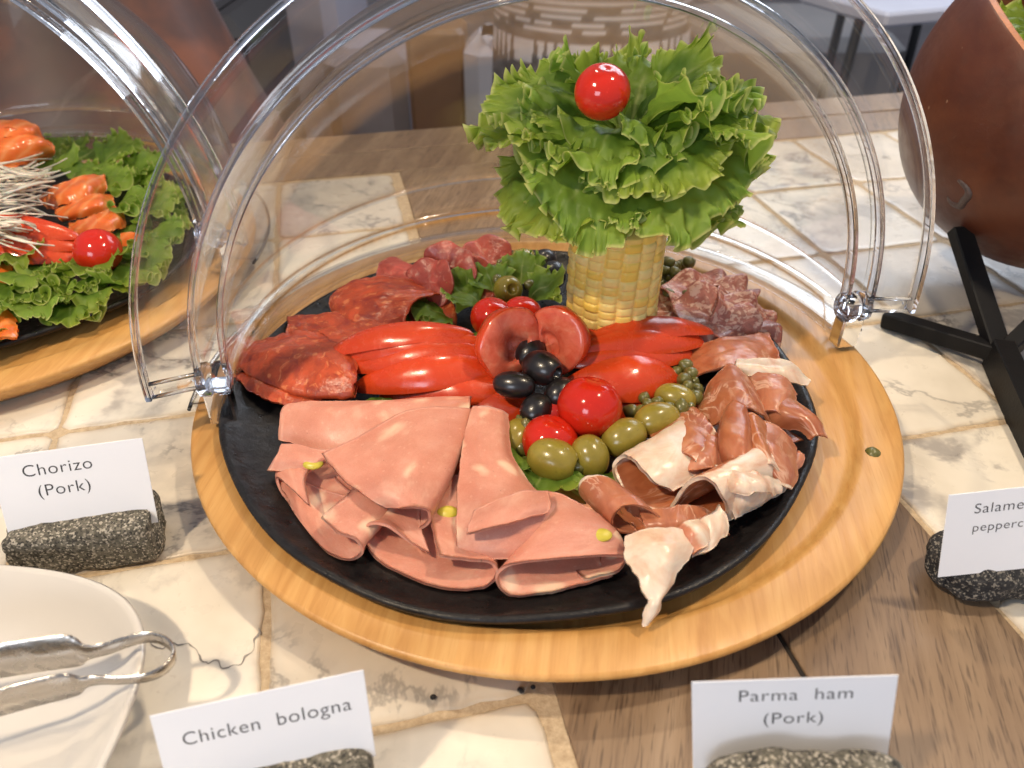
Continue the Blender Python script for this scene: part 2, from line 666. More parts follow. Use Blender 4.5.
def mat_ham():
    """air-dried ham: red lean, white fat where the sheet's fat value is high"""
    m = M('parma_ham', rough=.30, spec=.5, sss=.14, sssr=(.9, .3, .15), sssc=.004)
    v = m.co(1, src='UV')
    r = m.rnd()
    rv = m.n('ShaderNodeCombineXYZ', i_0=m.math('MULTIPLY', r, 41.0), i_1=m.math('MULTIPLY', r, 77.0))
    v = m.vadd(v, rv.outputs[0])
    st = m.n('ShaderNodeVectorMath', operation='MULTIPLY', i_0=v, i_1=(.9, .45, 1))
    n1 = m.noise(st.outputs[0], .9, 5, .6, 1.2)
    lean = m.ramp(n1, [(.27, (.22, .045, .02)), (.48, (.42, .13, .055)), (.70, (.60, .27, .14))])
    lean = m.mix(.5, lean, m.ramp(m.rnd(), [(0, (.50, .185, .065)), (.3, (.27, .072, .03)), (.6, (.60, .27, .175)), (.85, (.38, .115, .045))]))
    n2 = m.noise(st.outputs[0], .8, 4, .55, 1.6)
    marb = m.math('SUBTRACT', 1.0, m.step(m.math('ABSOLUTE', m.math('SUBTRACT', n2, .5)), .0, .05))
    marb = m.math('MULTIPLY', marb, m.step(m.noise(v, .35, 2), .44, .60))
    c = m.mix(m.math('MULTIPLY', marb, .7), lean, (.74, .47, .34))
    fa = m.math('ADD', m.attr('fat'), m.math('MULTIPLY', m.math('SUBTRACT', m.noise(v, .8, 4, .6), .5), .55))
    fm = m.step(fa, .50, .64)
    fatc = m.ramp(m.noise(st.outputs[0], 1.1, 5, .65, 1.0), [(.26, (.58, .30, .19)), (.42, (.68, .48, .35)), (.60, (.74, .61, .49)), (.8, (.66, .52, .45))])
    c = m.mix(fm, c, fatc)
    m.set('col', c)
    m.bump(m.math('ADD', m.noise(st.outputs[0], 2.2, 4), m.math('MULTIPLY', n1, .6)), .2, .06)
    return m.m


def mat_cured(name, lean, dark, fatc, scale, amount):
    m = M(name, rough=.34, spec=.5, sss=.1, sssr=(.9, .25, .12), sssc=.003)
    v = m.co(1, src='UV')
    r = m.rnd()
    rv = m.n('ShaderNodeCombineXYZ', i_0=m.math('MULTIPLY', r, 53.0), i_1=m.math('MULTIPLY', r, 29.0))
    v = m.vadd(v, rv.outputs[0])
    wv = m.vadd(v, m.n('ShaderNodeVectorMath', operation='SCALE', i_0=m.noise(v, 1.4, 3, .5, 0, 1), i_Scale=.9).outputs[0])
    n1 = m.noise(wv, scale * .5, 4, .6, .8)
    c = m.ramp(n1, [(.28, dark), (.5, lean), (.72, tuple(min(1, x * 1.45) for x in lean))])
    n2 = m.noise(wv, scale, 3, .55, 1.2)
    fm = m.math('MULTIPLY', m.step(n2, .60 - amount, .70 - amount), .75)
    c = m.mix(fm, c, fatc)
    d = m.voro(wv, scale * .55)
    sp = m.math('SUBTRACT', 1.0, m.step(d, .10, .20))
    c = m.mix(m.math('MULTIPLY', sp, .8), c, tuple(min(1, x * 1.12) for x in fatc))
    m.set('col', c)
    m.bump(m.math('ADD', n1, m.noise(v, 4, 3)), .4, .08)
    return m.m


def mat_skin(name, a, b, rough=.2):
    m = M(name, rough=rough, spec=.5, coat=.12, coatr=.15, sss=.12, sssr=(.8, .1, .05), sssc=.003)
    v = m.co(100)
    n = m.noise(v, .5, 3)
    c = m.mix(n, a, b)
    fl = m.step(m.noise(v, 7, 2), .62, .75)
    c = m.mix(m.math('MULTIPLY', fl, .18), c, tuple(min(1, x * 1.6 + .03) for x in b))
    m.set('col', c)
    m.bump(m.math('ADD', m.noise(v, 1.2, 3), m.math('MULTIPLY', m.noise(v, 9, 2), .22)), .12, .1)
    m.set('rough', m.ramp(m.noise(v, 2.0, 3), [(.35, (rough * .7,) * 3), (.7, (rough * 1.7,) * 3)]))
    return m.m


def mat_flesh():
    m = M('tomato_flesh', rough=.25, sss=.15, sssr=(.8, .3, .2), sssc=.004, coat=.3, coatr=.1)
    v = m.co(100)
    n = m.noise(v, 1.3, 4, .6, .5)
    m.set('col', m.ramp(n, [(.3, (.58, .075, .035)), (.55, (.65, .14, .075)), (.75, (.71, .25, .15))]))
    m.bump(m.noise(v, 4, 3), .3, .08)
    return m.m


def mat_olive(name, a, b, rough=.25):
    m = M(name, rough=rough, spec=.5, coat=.25, coatr=.12)
    v = m.co(100)
    n = m.noise(v, .8, 4, .6)
    c = m.ramp(n, [(.3, a), (.7, b)])
    c = m.mix(m.math('MULTIPLY', m.step(m.noise(v, 5, 3, .6), .6, .72), .35), c, tuple(x * .55 for x in a))
    c = m.mix(m.math('MULTIPLY', m.rnd(), .25), c, tuple(x * .7 for x in b))
    m.set('col', c)
    m.bump(m.noise(v, 3, 3), .15, .06)
    return m.m


def mat_lettuce():
    m = M('frilly_lettuce', rough=.45, spec=.3)
    e = m.attr('edge')
    rib = m.attr('rib')
    v = m.co(100)
    n = m.noise(v, .5, 3)
    r = m.rnd()
    mid = m.mix(m.step(n, .3, .7), (.07, .165, .025), (.23, .36, .045))
    mid = m.mix(m.math('MULTIPLY', r, .6), mid, (.22, .33, .045))
    c = m.mix(m.step(e, .70, 1.02), mid, m.mix(r, (.36, .46, .06), (.25, .41, .06)))
    c = m.mix(m.math('MULTIPLY', m.step(e, .968, .995), .85), c, (.60, .63, .22))
    vein = m.step(m.attr('vein'), .55, 1.0)
    c = m.mix(m.math('MULTIPLY', vein, .45), c, (.36, .47, .13))
    c = m.mix(m.math('MULTIPLY', m.step(rib, .15, .95), .8), c, (.46, .54, .18))
    m.set('col', c)
    m.bump(m.math('ADD', m.noise(v, 3, 4, .6), m.math('MULTIPLY', m.attr('vein'), .5)), .4, .1)
    tr = m.n('ShaderNodeBsdfTranslucent', i_Color=m.mix(.35, c, (.40, .58, .06)))
    mx = m.n('ShaderNodeMixShader', i_0=.45, i_1=m.p.outputs[0], i_2=tr.outputs[0])
    m.t.links.new(mx.outputs[0], m.out.inputs[0])
    return m.m


def mat_acrylic(name='clear_acrylic', tint=(.965, .965, .96), haze=.016, rough=.03):
    """thin clear plastic: the light passes straight on, the surface mirrors by Fresnel, a little white diffuse imitates the haze of reflections"""
    m = M(name)
    t = m.t
    v = m.co(100)
    gm = m.n('ShaderNodeNewGeometry')
    fr = m.n('ShaderNodeFresnel', i_IOR=m.math('MULTIPLY_ADD', gm.outputs['Backfacing'], 1 / 1.49 - 1.49, 1.49))
    sm = m.noise(v, .35, 4, .6, 1.5)
    gl = m.n('ShaderNodeBsdfGlossy', i_Color=(1, 1, 1, 1), i_Roughness=rough)
    m.t.links.new(m.ramp(sm, [(.35, (rough,) * 3), (.75, (rough + .10,) * 3)]), gl.inputs['Roughness'])
    tp = m.n('ShaderNodeBsdfTransparent', i_Color=(*tint, 1))
    df = m.n('ShaderNodeBsdfDiffuse', i_Color=(.8, .8, .82, 1))
    st = m.n('ShaderNodeVectorMath', operation='MULTIPLY', i_0=v, i_1=(.9, .9, .14))
    scr = m.step(m.noise(st.outputs[0], 1.1, 5, .7, .8), .5, .8)
    hz = m.math('MULTIPLY', m.math('ADD', m.math('MULTIPLY', scr, 1.6), .5), haze)
    a = m.n('ShaderNodeMixShader', i_0=hz, i_1=tp.outputs[0], i_2=df.outputs[0])  # white diffuse mixed in to stand for the milky veil of room reflections
    bm = m.n('ShaderNodeBump', i_Strength=.06, i_Distance=.1 * S, i_Height=m.noise(v, .5, 3))
    m.t.links.new(bm.outputs[0], gl.inputs['Normal'])
    b = m.n('ShaderNodeMixShader', i_0=fr.outputs[0], i_1=a.outputs[0], i_2=gl.outputs[0])
    m.t.links.new(b.outputs[0], m.out.inputs[0])
    return m.m


def mat_solid_acrylic():
    m = M('acrylic_edge', col=(.93, .95, 1.0), rough=.04, trans=1.0, ior=1.47)
    return m.m


def mat_granite(name, a, b, c_, sp):
    m = M(name, rough=.75, spec=.35)
    v = m.co(100)
    n = m.noise(v, 2.2, 5, .7)
    d = m.voro(v, 13, out='Color')
    ds = m.n('ShaderNodeSeparateColor', i_0=d)
    c = m.ramp(n, [(.35, a), (.55, b), (.72, c_)])
    c = m.mix(m.math('MULTIPLY', m.step(ds.outputs[0], .72, .8), sp), c, (.62, .56, .46))
    c = m.mix(m.math('MULTIPLY', m.step(ds.outputs[1], .7, .8), .75), c, (.018, .018, .02))
    m.set('col', c)
    m.bump(m.math('ADD', n, m.noise(v, 9, 3, .7)), .9, .12)
    return m.m


def mat_simple(name, col, rough=.5, var=.15, scale=.8, bump=.1, **kw):
    m = M(name, rough=rough, **kw)
    v = m.co(100)
    n = m.noise(v, scale, 4, .6)
    m.set('col', m.mix(n, tuple(x * (1 - var) for x in col), tuple(min(1, x * (1 + var)) for x in col)))
    if bump:
        m.bump(m.noise(v, scale * 4, 3), bump, .08)
    return m.m


def mat_vcol(name, rough=.5, bump=.1, scale=1.0):
    m = M(name, rough=rough)
    v = m.co(100)
    c = m.mix(m.math('MULTIPLY', m.noise(v, scale, 4), .35), m.attr('pat', 0), (.16, .145, .14))
    m.set('col', c)
    m.bump(m.noise(v, scale * 3, 3), bump, .08)
    return m.m


def mat_corn():
    m = M('sweetcorn', rough=.4, spec=.4, coat=.05, coatr=.2, sss=.08, sssr=(.9, .5, .1), sssc=.004)
    v = m.co(100)
    k = m.attr('kern', 0)
    ks = m.n('ShaderNodeSeparateColor', i_0=k)
    c = m.mix(ks.outputs[0], (.88, .60, .10), (.90, .72, .26))
    c = m.mix(m.math('MULTIPLY', ks.outputs[1], .35), c, (.86, .70, .34))
    m.set('col', c)
    m.bump(m.noise(v, 4, 3), .12, .06)
    return m.m


def mat_gourd():
    m = M('gourd_rind', rough=.4, spec=.35, coat=.1, coatr=.3)
    v = m.co(100)
    n = m.noise(v, .16, 4, .6, .6)
    c = m.ramp(n, [(.3, (.060, .016, .009)), (.55, (.105, .030, .013)), (.75, (.155, .052, .021))])
    n2 = m.noise(v, 1.2, 5, .65)
    c = m.mix(m.math('MULTIPLY', m.step(n2, .5, .75), .35), c, (.07, .028, .016))
    sc = m.n('ShaderNodeVectorMath', operation='MULTIPLY', i_0=m.co(100, rot=(0, R_(35), R_(20))), i_1=(1.6, 1.6, .22))
    s2 = m.step(m.voro(sc.outputs[0], .55), .035, .065)
    c = m.mix(m.math('MULTIPLY', m.math('SUBTRACT', 1.0, s2), .6), c, (.36, .2, .12))
    m.set('col', c)
    m.set('rough', m.ramp(n2, [(.3, (.34,) * 3), (.7, (.55,) * 3)]))
    m.bump(m.math('ADD', n2, m.math('MULTIPLY', s2, -.3)), .2, .1)
    return m.m


def mat_steel():
    m = M('brushed_steel', col=(.50, .46, .41), metal=1, rough=.25)
    v = m.co(100)
    d = m.voro(v, 1.5, 'SMOOTH_F1')
    m.bump(m.math('ADD', d, m.math('MULTIPLY', m.noise(v, 5, 3), .2)), .55, .15)
    m.set('rough', m.ramp(m.noise(v, 2, 3), [(.3, (.18,) * 3), (.7, (.33,) * 3)]))
    return m.m


def mat_salmon():
    m = M('smoked_salmon', rough=.22, spec=.5, coat=.3, coatr=.1, sss=.2, sssr=(.9, .35, .12), sssc=.004)
    v = m.co(1, src='UV')
    w = m.n('ShaderNodeTexWave', wave_type='BANDS', bands_direction='DIAGONAL', i_Vector=v, i_Scale=.42, i_Distortion=4.0, i_Detail=2.0, i_Detail_Scale=1.0)
    c = m.ramp(w.outputs[0], [(0, (.72, .15, .025)), (.7, (.78, .20, .04)), (1, (.80, .29, .095))])
    c = m.mix(m.math('MULTIPLY', m.noise(v, .7, 3), .4), c, (.62, .10, .02))
    m.set('col', c)
    m.bump(w.outputs[0], .12, .06)
    return m.m


WOOD, PLATE, TILE, GROUT, PLANK = mat_wood(), mat_plate(), mat_tile(), mat_grout(), mat_plank()
MORT, HAM = mat_mortadella(), mat_ham()
CHOR = mat_cured('chorizo', (.40, .060, .020), (.22, .022, .018), (.62, .19, .075), 1.9, .02)
CHORP = mat_cured('chorizo_pale', (.36, .065, .045), (.24, .035, .03), (.52, .20, .14), 1.8, .0)
SALA = mat_cured('salami', (.38, .13, .09), (.21, .055, .045), (.68, .43, .33), 2.0, .10)
TOM = mat_skin('tomato_skin', (.53, .034, .009), (.63, .078, .016))
CHERRY = mat_skin('cherry_tomato_skin', (.50, .014, .006), (.58, .028, .008), .09)
FLESH = mat_flesh()
GOLIVE = mat_olive('green_olive', (.22, .17, .022), (.34, .27, .045))
BOLIVE = mat_olive('black_olive', (.008, .007, .008), (.017, .013, .013), .3)
CAPER = mat_olive('caper_skin', (.085, .085, .02), (.17, .155, .035), .35)
PIT = mat_simple('olive_pit_hole', (.06, .05, .015), .6)
PITB = mat_simple('black_pit_hole', (.004, .004, .004), .6)
LETT = mat_lettuce()
ACR = mat_acrylic()
ACRS = mat_solid_acrylic()
GRAN = mat_granite('grey_granite', (.07, .065, .05), (.17, .155, .12), (.34, .31, .25), .7)
BASALT = mat_granite('black_basalt', (.016, .016, .018), (.035, .034, .036), (.12, .11, .10), .35)
PAPER = mat_simple('white_card', (.82, .83, .87), .75, .02, .5, .03)
INK = mat_simple('printing_ink', (.03, .03, .035), .7, .05, 1, 0)
CERAM = mat_simple('white_ceramic', (.60, .57, .53), .18, .05, .3, .06, coat=.4, coatr=.08)
STEEL = mat_steel()
CORN = mat_corn()
GOURD = mat_gourd()
CUT = mat_simple('cut_gourd_edge', (.36, .14, .055), .6, .5, 1.5, .3)
BLACKM = mat_simple('black_iron', (.006, .006, .007), .5, .2, 1.5, .15, spec=.2)
SALM = mat_salmon()
SHRED = mat_simple('daikon_shred', (.70, .64, .53), .3, .06, 1, .05, sss=.2, sssc=.003)
PIST = mat_simple('pistachio', (.55, .46, .05), .35, .2, 2, .1)

# ------------------------------------------------------------------ the setting: tiled table top, plank inlay, floor beyond
def tile_vf(x0, x1, y0, y1, rng, V, F, ED, TID, bev=.16, top=0.0, deep=-.35):
    """one tumbled tile: ragged rounded outline, soft arris"""
    n = 12
    k = .35
    pts = []
    for (ax, ay, bx, by) in ((x0 + k, y0, x1 - k, y0), (x1, y0 + k, x1, y1 - k), (x1 - k, y1, x0 + k, y1), (x0, y1 - k, x0, y0 + k)):
        for i in range(n):
            t = i / (n - 1)
            pts.append((ax + (bx - ax) * t, ay + (by - ay) * t))
    pts = np.array(pts)
    c = np.array([(x0 + x1) / 2, (y0 + y1) / 2])
    sd = rng.random() * 50
    jit = np.array([noise.noise(Vector((p[0] * .9 + sd, p[1] * .9, sd))) for p in pts]) * .16
    jit += np.array([noise.noise(Vector((p[0] * 3 + sd, p[1] * 3, sd))) for p in pts]) * .06
    dirs = pts - c
    dirs = np.sign(dirs) * (np.abs(dirs) / np.array([(x1 - x0) / 2, (y1 - y0) / 2])) ** 6
    dirs /= np.linalg.norm(dirs, axis=1, keepdims=True) + 1e-9
    pts = pts + dirs * jit[:, None]
    tid = (rng.random(), rng.random(), rng.random())
    dz = (rng.random() - .5) * .03
    tx, ty = (rng.random() - .5) * .003, (rng.random() - .5) * .003
    base = len(V)
    m = len(pts)
    for ins, z, e in ((0, deep, 1), (0, top - bev * .6, 1), (bev * .35, top - bev * .2, .95), (bev, top, .8), (bev + .5, top, .35), (bev + 1.4, top, 0)):
        for p, d in zip(pts, dirs):
            q = c + (p - c) * (1 - ins / np.array([(x1 - x0) / 2, (y1 - y0) / 2]))
            V.append(g(q[0], q[1], z + (dz + (q[0] - c[0]) * tx + (q[1] - c[1]) * ty if z > -.3 else 0)))
            ED.append(e)
            TID.append(tid)
    for r in range(5):
        for i in range(m):
            a, b = base + r * m + i, base + r * m + (i + 1) % m
            F.append((a, b, b + m, a + m))
    F.append(tuple(base + 5 * m + i for i in range(m)))


rng = random.Random(11)
XL = [-16.5 - 11.0 * k for k in range(6, 0, -1)] + [-16.5, -5.4, 5.2]
XR = [24.2, 34.3, 44.6, 54.8, 65.0, 75.2, 85.4]
YL = [5.4, 15.65, 25.6, 36.15, 45.4, 57.2, 68.6]
V, F, ED, TID = [], [], [], []
gap = .32
for xs in (XL, XR):
    for i in range(len(xs) - 1):
        for j in range(len(YL) - 1):
            gx1 = gap * .5 if xs is XL else gap
            st = random.Random(i * 31 + j * 7 + (500 if xs is XR else 0))
            tile_vf(xs[i] + gap / 2, xs[i + 1] - gap / 2 - (.55 if xs is XL and i == len(xs) - 2 else 0), YL[j] + gap / 2, YL[j + 1] - gap / 2, st, V, F, ED, TID)
tb = mk('tabletop', V, F, TILE, attrs={'edge': ED, 'tid': np.array(TID)}, origin=np.zeros(3))
# less veined on the left, greyer on the right: slate of random numbers is per tile
tag(tb, kind='structure')
gc = [g(-84, 4, -.09), g(86, 4, -.09), g(86, 69, -.09), g(-84, 69, -.09)]
tag(mk('tabletop_grout', gc, [(0, 1, 2, 3)], GROUT), kind='structure')
V, F, ED, TID = [], [], [], []
for x0, x1 in ((5.35, 14.58), (14.82, 24.05)):
    st = random.Random(int(x0 * 10))
    tile_vf(x0, x1, 2, 69.1, st, V, F, ED, TID, bev=.09, top=.03)
for k, (y0, y1) in enumerate(((69.05, 74.6), (74.64, 80.0))):
    st = random.Random(70 + k)
    tile_vf(-84, 86, y0, y1, st, V, F, ED, TID, bev=.09, top=.03)
tag(mk('tabletop_planks', V, F, PLANK, attrs={'edge': ED, 'tid': np.array(TID)}, origin=np.zeros(3)), kind='structure')
tag(mk('tabletop_joint', [g(14.4, 2, -.04), g(15.0, 2, -.04), g(15.0, 69, -.04), g(14.4, 69, -.04)], [(0, 1, 2, 3)], mat_simple('dark_joint', (.02, .014, .01), .9)), kind='structure')
pa = cr(np.array([at(u, v, .0) for u, v in [(150, 640), (160, 650), (170, 643), (180, 645), (190, 644), (199, 655), (206, 664), (214, 661), (225, 668), (238, 664), (249, 655), (256, 641), (259, 628)]]), 120)
V = []
for k, p in enumerate(pa):
    t_ = pa[min(k + 1, 119)] - pa[max(k - 1, 0)]
    n_ = np.array([-t_[1], t_[0], 0]) / (np.linalg.norm(t_[:2]) + 1e-9)
    w_ = max(.008, .028 + .06 * noise.noise(Vector((k * .12, 2.0, 1.0))))
    o_ = n_ * .16 * noise.noise(Vector((k * .16, 9.0, 4.0)))
    V += [p + o_ + n_ * w_ + [0, 0, .022], p + o_ - n_ * w_ + [0, 0, .022]]
tag(mk('tabletop_vein', V, [(2 * k, 2 * k + 1, 2 * k + 3, 2 * k + 2) for k in range(119)], mat_simple('vein_grey', (.24, .22, .20), .35, .6, 3.0, 0)), kind='structure')
EDGEM = mat_simple('table_side', (.16, .10, .06), .6)
ed, ef = box_vf(g(1, 79.6, -2.6), E1, E2, Z_, 85, .4, 2.4, .1)
tag(mk('table_side', ed, ef, EDGEM, smooth=False), kind='structure')
FLOORM = mat_simple('floor_stone', (.24, .225, .235), .5, .25, .05, .05)
fl = [(-900, -150, -75), (900, -150, -75), (900, 1200, -75), (-900, 1200, -75)]
tag(mk('floor', fl, [(0, 1, 2, 3)], FLOORM), kind='structure')
wl = [(-900, 700, -75), (900, 700, -75), (900, 700, 230), (-900, 700, 230)]
tag(mk('wall', wl, [(0, 1, 2, 3)], mat_simple('wall_plaster', (.34, .32, .31), .8, .2, .02, 0)), kind='structure')


# ------------------------------------------------------------------ serving board, plate, roll-top dome
BC = np.array([1.7, 33.85, 0])
board_prof = [(0, .0), (15.8, .0), (16.4, .15), (17.2, .75), (17.8, 1.3), (18.1, 1.65), (18.16, 1.8), (18.1, 1.93), (17.95, 2.0),
              (16.4, 2.0), (16.2, 1.95), (15.98, 1.75), (15.8, 1.55), (15.5, 1.46), (14, 1.45), (0, 1.45)]
plate_prof = [(0, 1.47), (10, 1.47), (12.3, 1.55), (13.6, 1.85), (14.3, 2.2), (14.58, 2.42), (14.62, 2.6), (14.5, 2.7), (14.3, 2.66), (14.05, 2.45), (13.6, 2.15),
              (12.8, 1.92), (11.4, 1.8), (8, 1.76), (0, 1.75)]


def board(c, label):
    o = lathe('serving_board', board_prof, WOOD, c, n=160)
    return tag(o, label, 'serving board', 'round wooden serving boards')


def plate(c, label, seed):
    o = lathe('stoneware_plate', [(r * 1.018, h) for r, h in plate_prof], PLATE, c, n=160, wob=.5, wf=.13, seed=seed)
    return tag(o, label, 'plate', 'black plates on wooden boards')


def quarter(M, d, f, r, e0, e1, n1=24, n2=72):
    """rear quarter of a sphere about the hinge line"""
    up = Z_
    back = -f
    G = np.zeros((n1, n2, 3))
    for i, e in enumerate(np.linspace(e0, e1, n1)):
        for j, a in enumerate(np.linspace(0, math.pi, n2)):
            G[i, j] = M + r * (math.cos(a) * d + math.sin(a) * (math.cos(e) * up + math.sin(e) * back))
    return G


def arc(M, d, f, r, s=0.0, n=72, a0=0.0, a1=math.pi, tilt=0.0):
    a = np.linspace(a0, a1, n)
    u = math.cos(tilt) * Z_ + math.sin(tilt) * f
    return M + f * s + np.outer(np.cos(a), d) * r + np.outer(np.sin(a), u) * r


def dome(M, yaw, label):
    M = np.array(M, float)
    d = np.array([math.cos(yaw), math.sin(yaw), 0])
    f = np.array([math.sin(yaw), -math.cos(yaw), 0])
    t = thing('display_dome', label, 'dome cover', (M[0], M[1], 2.05), 'clear roll-top dome covers')
    slab('fixed_shell', quarter(M, d, f, 16.2, 0, math.pi / 2), ACR, t, .22)
    slab('rolling_shell', quarter(M, d, f, 17.35, R_(-2), R_(84)), ACR, t, .22)
    # skirt and resting lip of the fixed half
    a = np.linspace(R_(3), math.pi - R_(3), 80)
    rows = []
    for r, z in ((16.2, M[2]), (16.3, 3.6), (16.55, 2.5), (16.9, 2.28), (17.6, 2.22), (18.5, 2.2), (18.75, 2.2)):
        rows.append(np.stack([M[0] + r * (np.cos(a) * d[0] - np.sin(a) * f[0]), M[1] + r * (np.cos(a) * d[1] - np.sin(a) * f[1]), np.full(len(a), z)], 1))
    slab('base_lip', np.array(rows), ACR, t, .22)
    lip = rows[-1].copy()
    tube('lip_bead', lip, .10, ACRS, t, 8)
    # the flat flange standing round the open mouth
    rows = [arc(M, d, f, r, s) for r, s in ((17.35, .62), (18.0, .75), (18.9, 1.0), (19.55, 1.15))]
    slab('flange', np.array(rows), ACR, t, .2)
    for nm, rr_, ss, tr, ts in (('mouth_rim', 16.2, .10, .13, .34), ('flange_rim', 17.38, .55, .13, .30), ('flange_rim', 19.6, 1.17, .14, .30)):
        pa = arc(M, d, f, rr_, ss, 120)
        rd = (pa - M - f * ss) / rr_
        band(nm, pa, rd, f, tr, ts, ACRS, t)
    for sgn in (1, -1):
        for k, dz in ((0, 0), (1, .75)):
            p = M + d * sgn * 17.2 + f * .7 + Z_ * dz
            q = M + d * sgn * 19.5 + f * 1.15 + Z_ * dz
            tube('flange_rib', np.array([p, (p + q) / 2, q]), .10, ACRS, t, 8)
        c = M + d * sgn * 16.85 + f * .15
        h = lathe('hinge', [(.0, -.75), (.7, -.75), (.82, -.65), (.85, -.2), (.75, -.1), (.75, .1), (.85, .2), (.82, .65), (.7, .75), (0, .75)], ACRS, c, d, 20, t)
        box('bracket', c - Z_ * 1.35, d, f, Z_, .62, .5, 1.1, ACRS, h, .1)
    return t


board(BC, 'round wooden serving board under the black plate of bologna and ham')
plate(np.array([.42, 32.42, 0]), 'black plate crowded with bologna, ham, chorizo and tomato', 3)
dome((2.19, 33.4, 4.7), .2, 'clear roll-top dome rolled open behind the lettuce and corn centrepiece')

BC2 = np.array([-36.5, 48.2, 0])
board(BC2, 'wooden serving board at the left under the smoked salmon plate')
plate(BC2 + [.2, .2, 0], 'black plate holding smoked salmon and lettuce on the left board', 8)
dome((-36.0, 48.0, 4.7), R_(-8), 'clear dome cover rolled open over the smoked salmon')


# ------------------------------------------------------------------ small round food
def sphere_prof(R, dimple=.12, n=20, ratio=1.0):
    P = []
    for k in range(n + 1):
        th = math.pi * k / n
        r = R * math.sin(th)
        h = -R * ratio * math.cos(th)
        if th > math.pi * .8:
            w = (th - math.pi * .8) / (math.pi * .2)
            h -= dimple * R * w * w
        P.append((max(r, 0), h))
    return P


def cherry(c, R, label, axis=(.2, -.1, 1), seed=0):
    o = lathe('cherry_tomato', sphere_prof(R, .1, 24, .94), CHERRY, c, axis, 40, wob=R * .05, wf=.6, seed=seed)
    return tag(o, label, 'cherry tomato', 'cherry tomatoes')


def olive(c, axis, L, D, label, mat, black=False, hole=True, seed=0):
    n = 20
    P = []
    hr = .2 * D if hole else 0
    for k in range(n + 1):
        th = math.pi * k / n
        r = D / 2 * math.sin(th) ** .9
        h = -L / 2 * math.cos(th)
        if hole and k > n // 2 and r < hr:
            break
        P.append((r, h))
    if hole:
        h0 = P[-1][1]
        P += [(hr, h0 + .005), (hr * .86, h0 - .04), (hr * .8, h0 - .3), (0, h0 - .34)]
    name = 'black_olive' if black else 'green_olive'
    o = lathe(name, P, mat, c, axis, 32, wob=.04, wf=1.0, seed=seed)
    return tag(o, label, 'olive', 'black olives' if black else 'green olives')


def caper(c, R, seed, label='small green caper scattered among the olives', group='capers among the olives'):
    rr = random.Random(seed)
    ax = (rr.uniform(-1, 1), rr.uniform(-1, 1), rr.uniform(-.3, 1))
    P = [(0, -R), (R * .55, -R * .85), (R * .9, -R * .4), (R, 0), (R * .88, R * .5), (R * .5, R * .95), (R * .22, R * 1.2), (0, R * 1.25)]
    P = [(max(p[0], 0), p[1]) for p in cr(np.array(P), 14)]
    o = lathe('caper', P, CAPER, c, ax, 14, wob=R * .12, wf=3, seed=seed)
    return tag(o, label, 'caper', group)


def put(u, v, z):
    return at(u, v, z)


cherry(at(590, 407, 4.0), 1.55, 'large shiny cherry tomato above the row of green olives', (.2, .4, 1), 1)
cherry(at(550, 442, 3.0), 1.35, 'darker cherry tomato half hidden behind the pitted green olive', (.3, .2, 1), 2)
cherry(at(492, 318, 3.6), 1.25, 'dark red cherry tomato behind the left half of the tomato heart', (.3, .2, 1), 3)
cherry(at(522, 316, 3.5), 1.2, 'dark red cherry tomato behind the middle of the tomato heart', (.1, .2, 1), 4)
cherry(at(556, 415, 2.9), 1.0, 'small red tomato showing between the black olives', (.1, .2, 1), 14)
olive(at(553, 460, 3.2), (.95, -.35, -.1), 2.4, 1.95, 'pitted green olive with its hole facing right, above the lettuce sprig', GOLIVE, seed=1)
olive(at(590, 456, 3.1), (.35, -.6, -.75), 2.0, 1.75, 'round green olive between the pitted olive and the parma ham fold', GOLIVE, hole=False, seed=2)
olive(at(624, 437, 3.2), (.85, .5, .1), 2.25, 1.75, 'oblong green olive right below the large cherry tomato', GOLIVE, hole=False, seed=3)
olive(at(657, 420, 3.3), (.9, .3, .0), 2.35, 1.7, 'oblong green olive touching the marbled parma ham slice', GOLIVE, hole=False, seed=4)
olive(at(675, 399, 3.2), (.9, -.35, 0), 2.1, 1.55, 'yellow green olive highest in the row, beside capers', GOLIVE, hole=False, seed=5)
olive(at(517, 437, 2.8), (.3, .9, 0), 2.1, 1.6, 'green olive half covered by the bologna strip', GOLIVE, hole=False, seed=6)
olive(at(508, 290, 3.4), (.3, -.75, .5), 2.0, 1.75, 'green olive behind the tomato heart among lettuce sprigs', GOLIVE, seed=7)
olive(at(522, 260, 3.2), (.8, .3, 0), 1.9, 1.5, 'pale green olive at the back of the plate by the peppery slices', GOLIVE, hole=False, seed=8)
olive(at(514, 385, 4.2), (.95, -.2, 0), 2.1, 1.35, 'smooth black olive lying lowest left under the tomato heart', BOLIVE, True, False, 11)
olive(at(542, 368, 4.6), (.75, -.62, .1), 2.15, 1.7, 'pitted black olive with its hole showing, inside the tomato heart', BOLIVE, True, True, 12)
olive(at(536, 410, 3.5), (.5, .6, .3), 1.7, 1.5, 'wrinkled black olive left of the large cherry tomato', BOLIVE, True, False, 13)
olive(at(560, 393, 3.9), (.6, .6, .3), 1.7, 1.4, 'black olive tucked between tomato heart and large cherry tomato', BOLIVE, True, False, 14)
olive(at(530, 352, 4.4), (.4, .6, .3), 1.8, 1.4, 'black olive hidden at the back of the tomato heart', BOLIVE, True, False, 15)
olive(at(552, 276, 3.4), (.4, .6, .3), 2.0, 1.7, 'black olive in shade beside the corn cob', BOLIVE, True, False, 16)
olive(at(543, 262, 3.0), (.7, .3, .3), 1.9, 1.6, 'black olive behind the shaded one beside the corn cob', BOLIVE, True, False, 17)

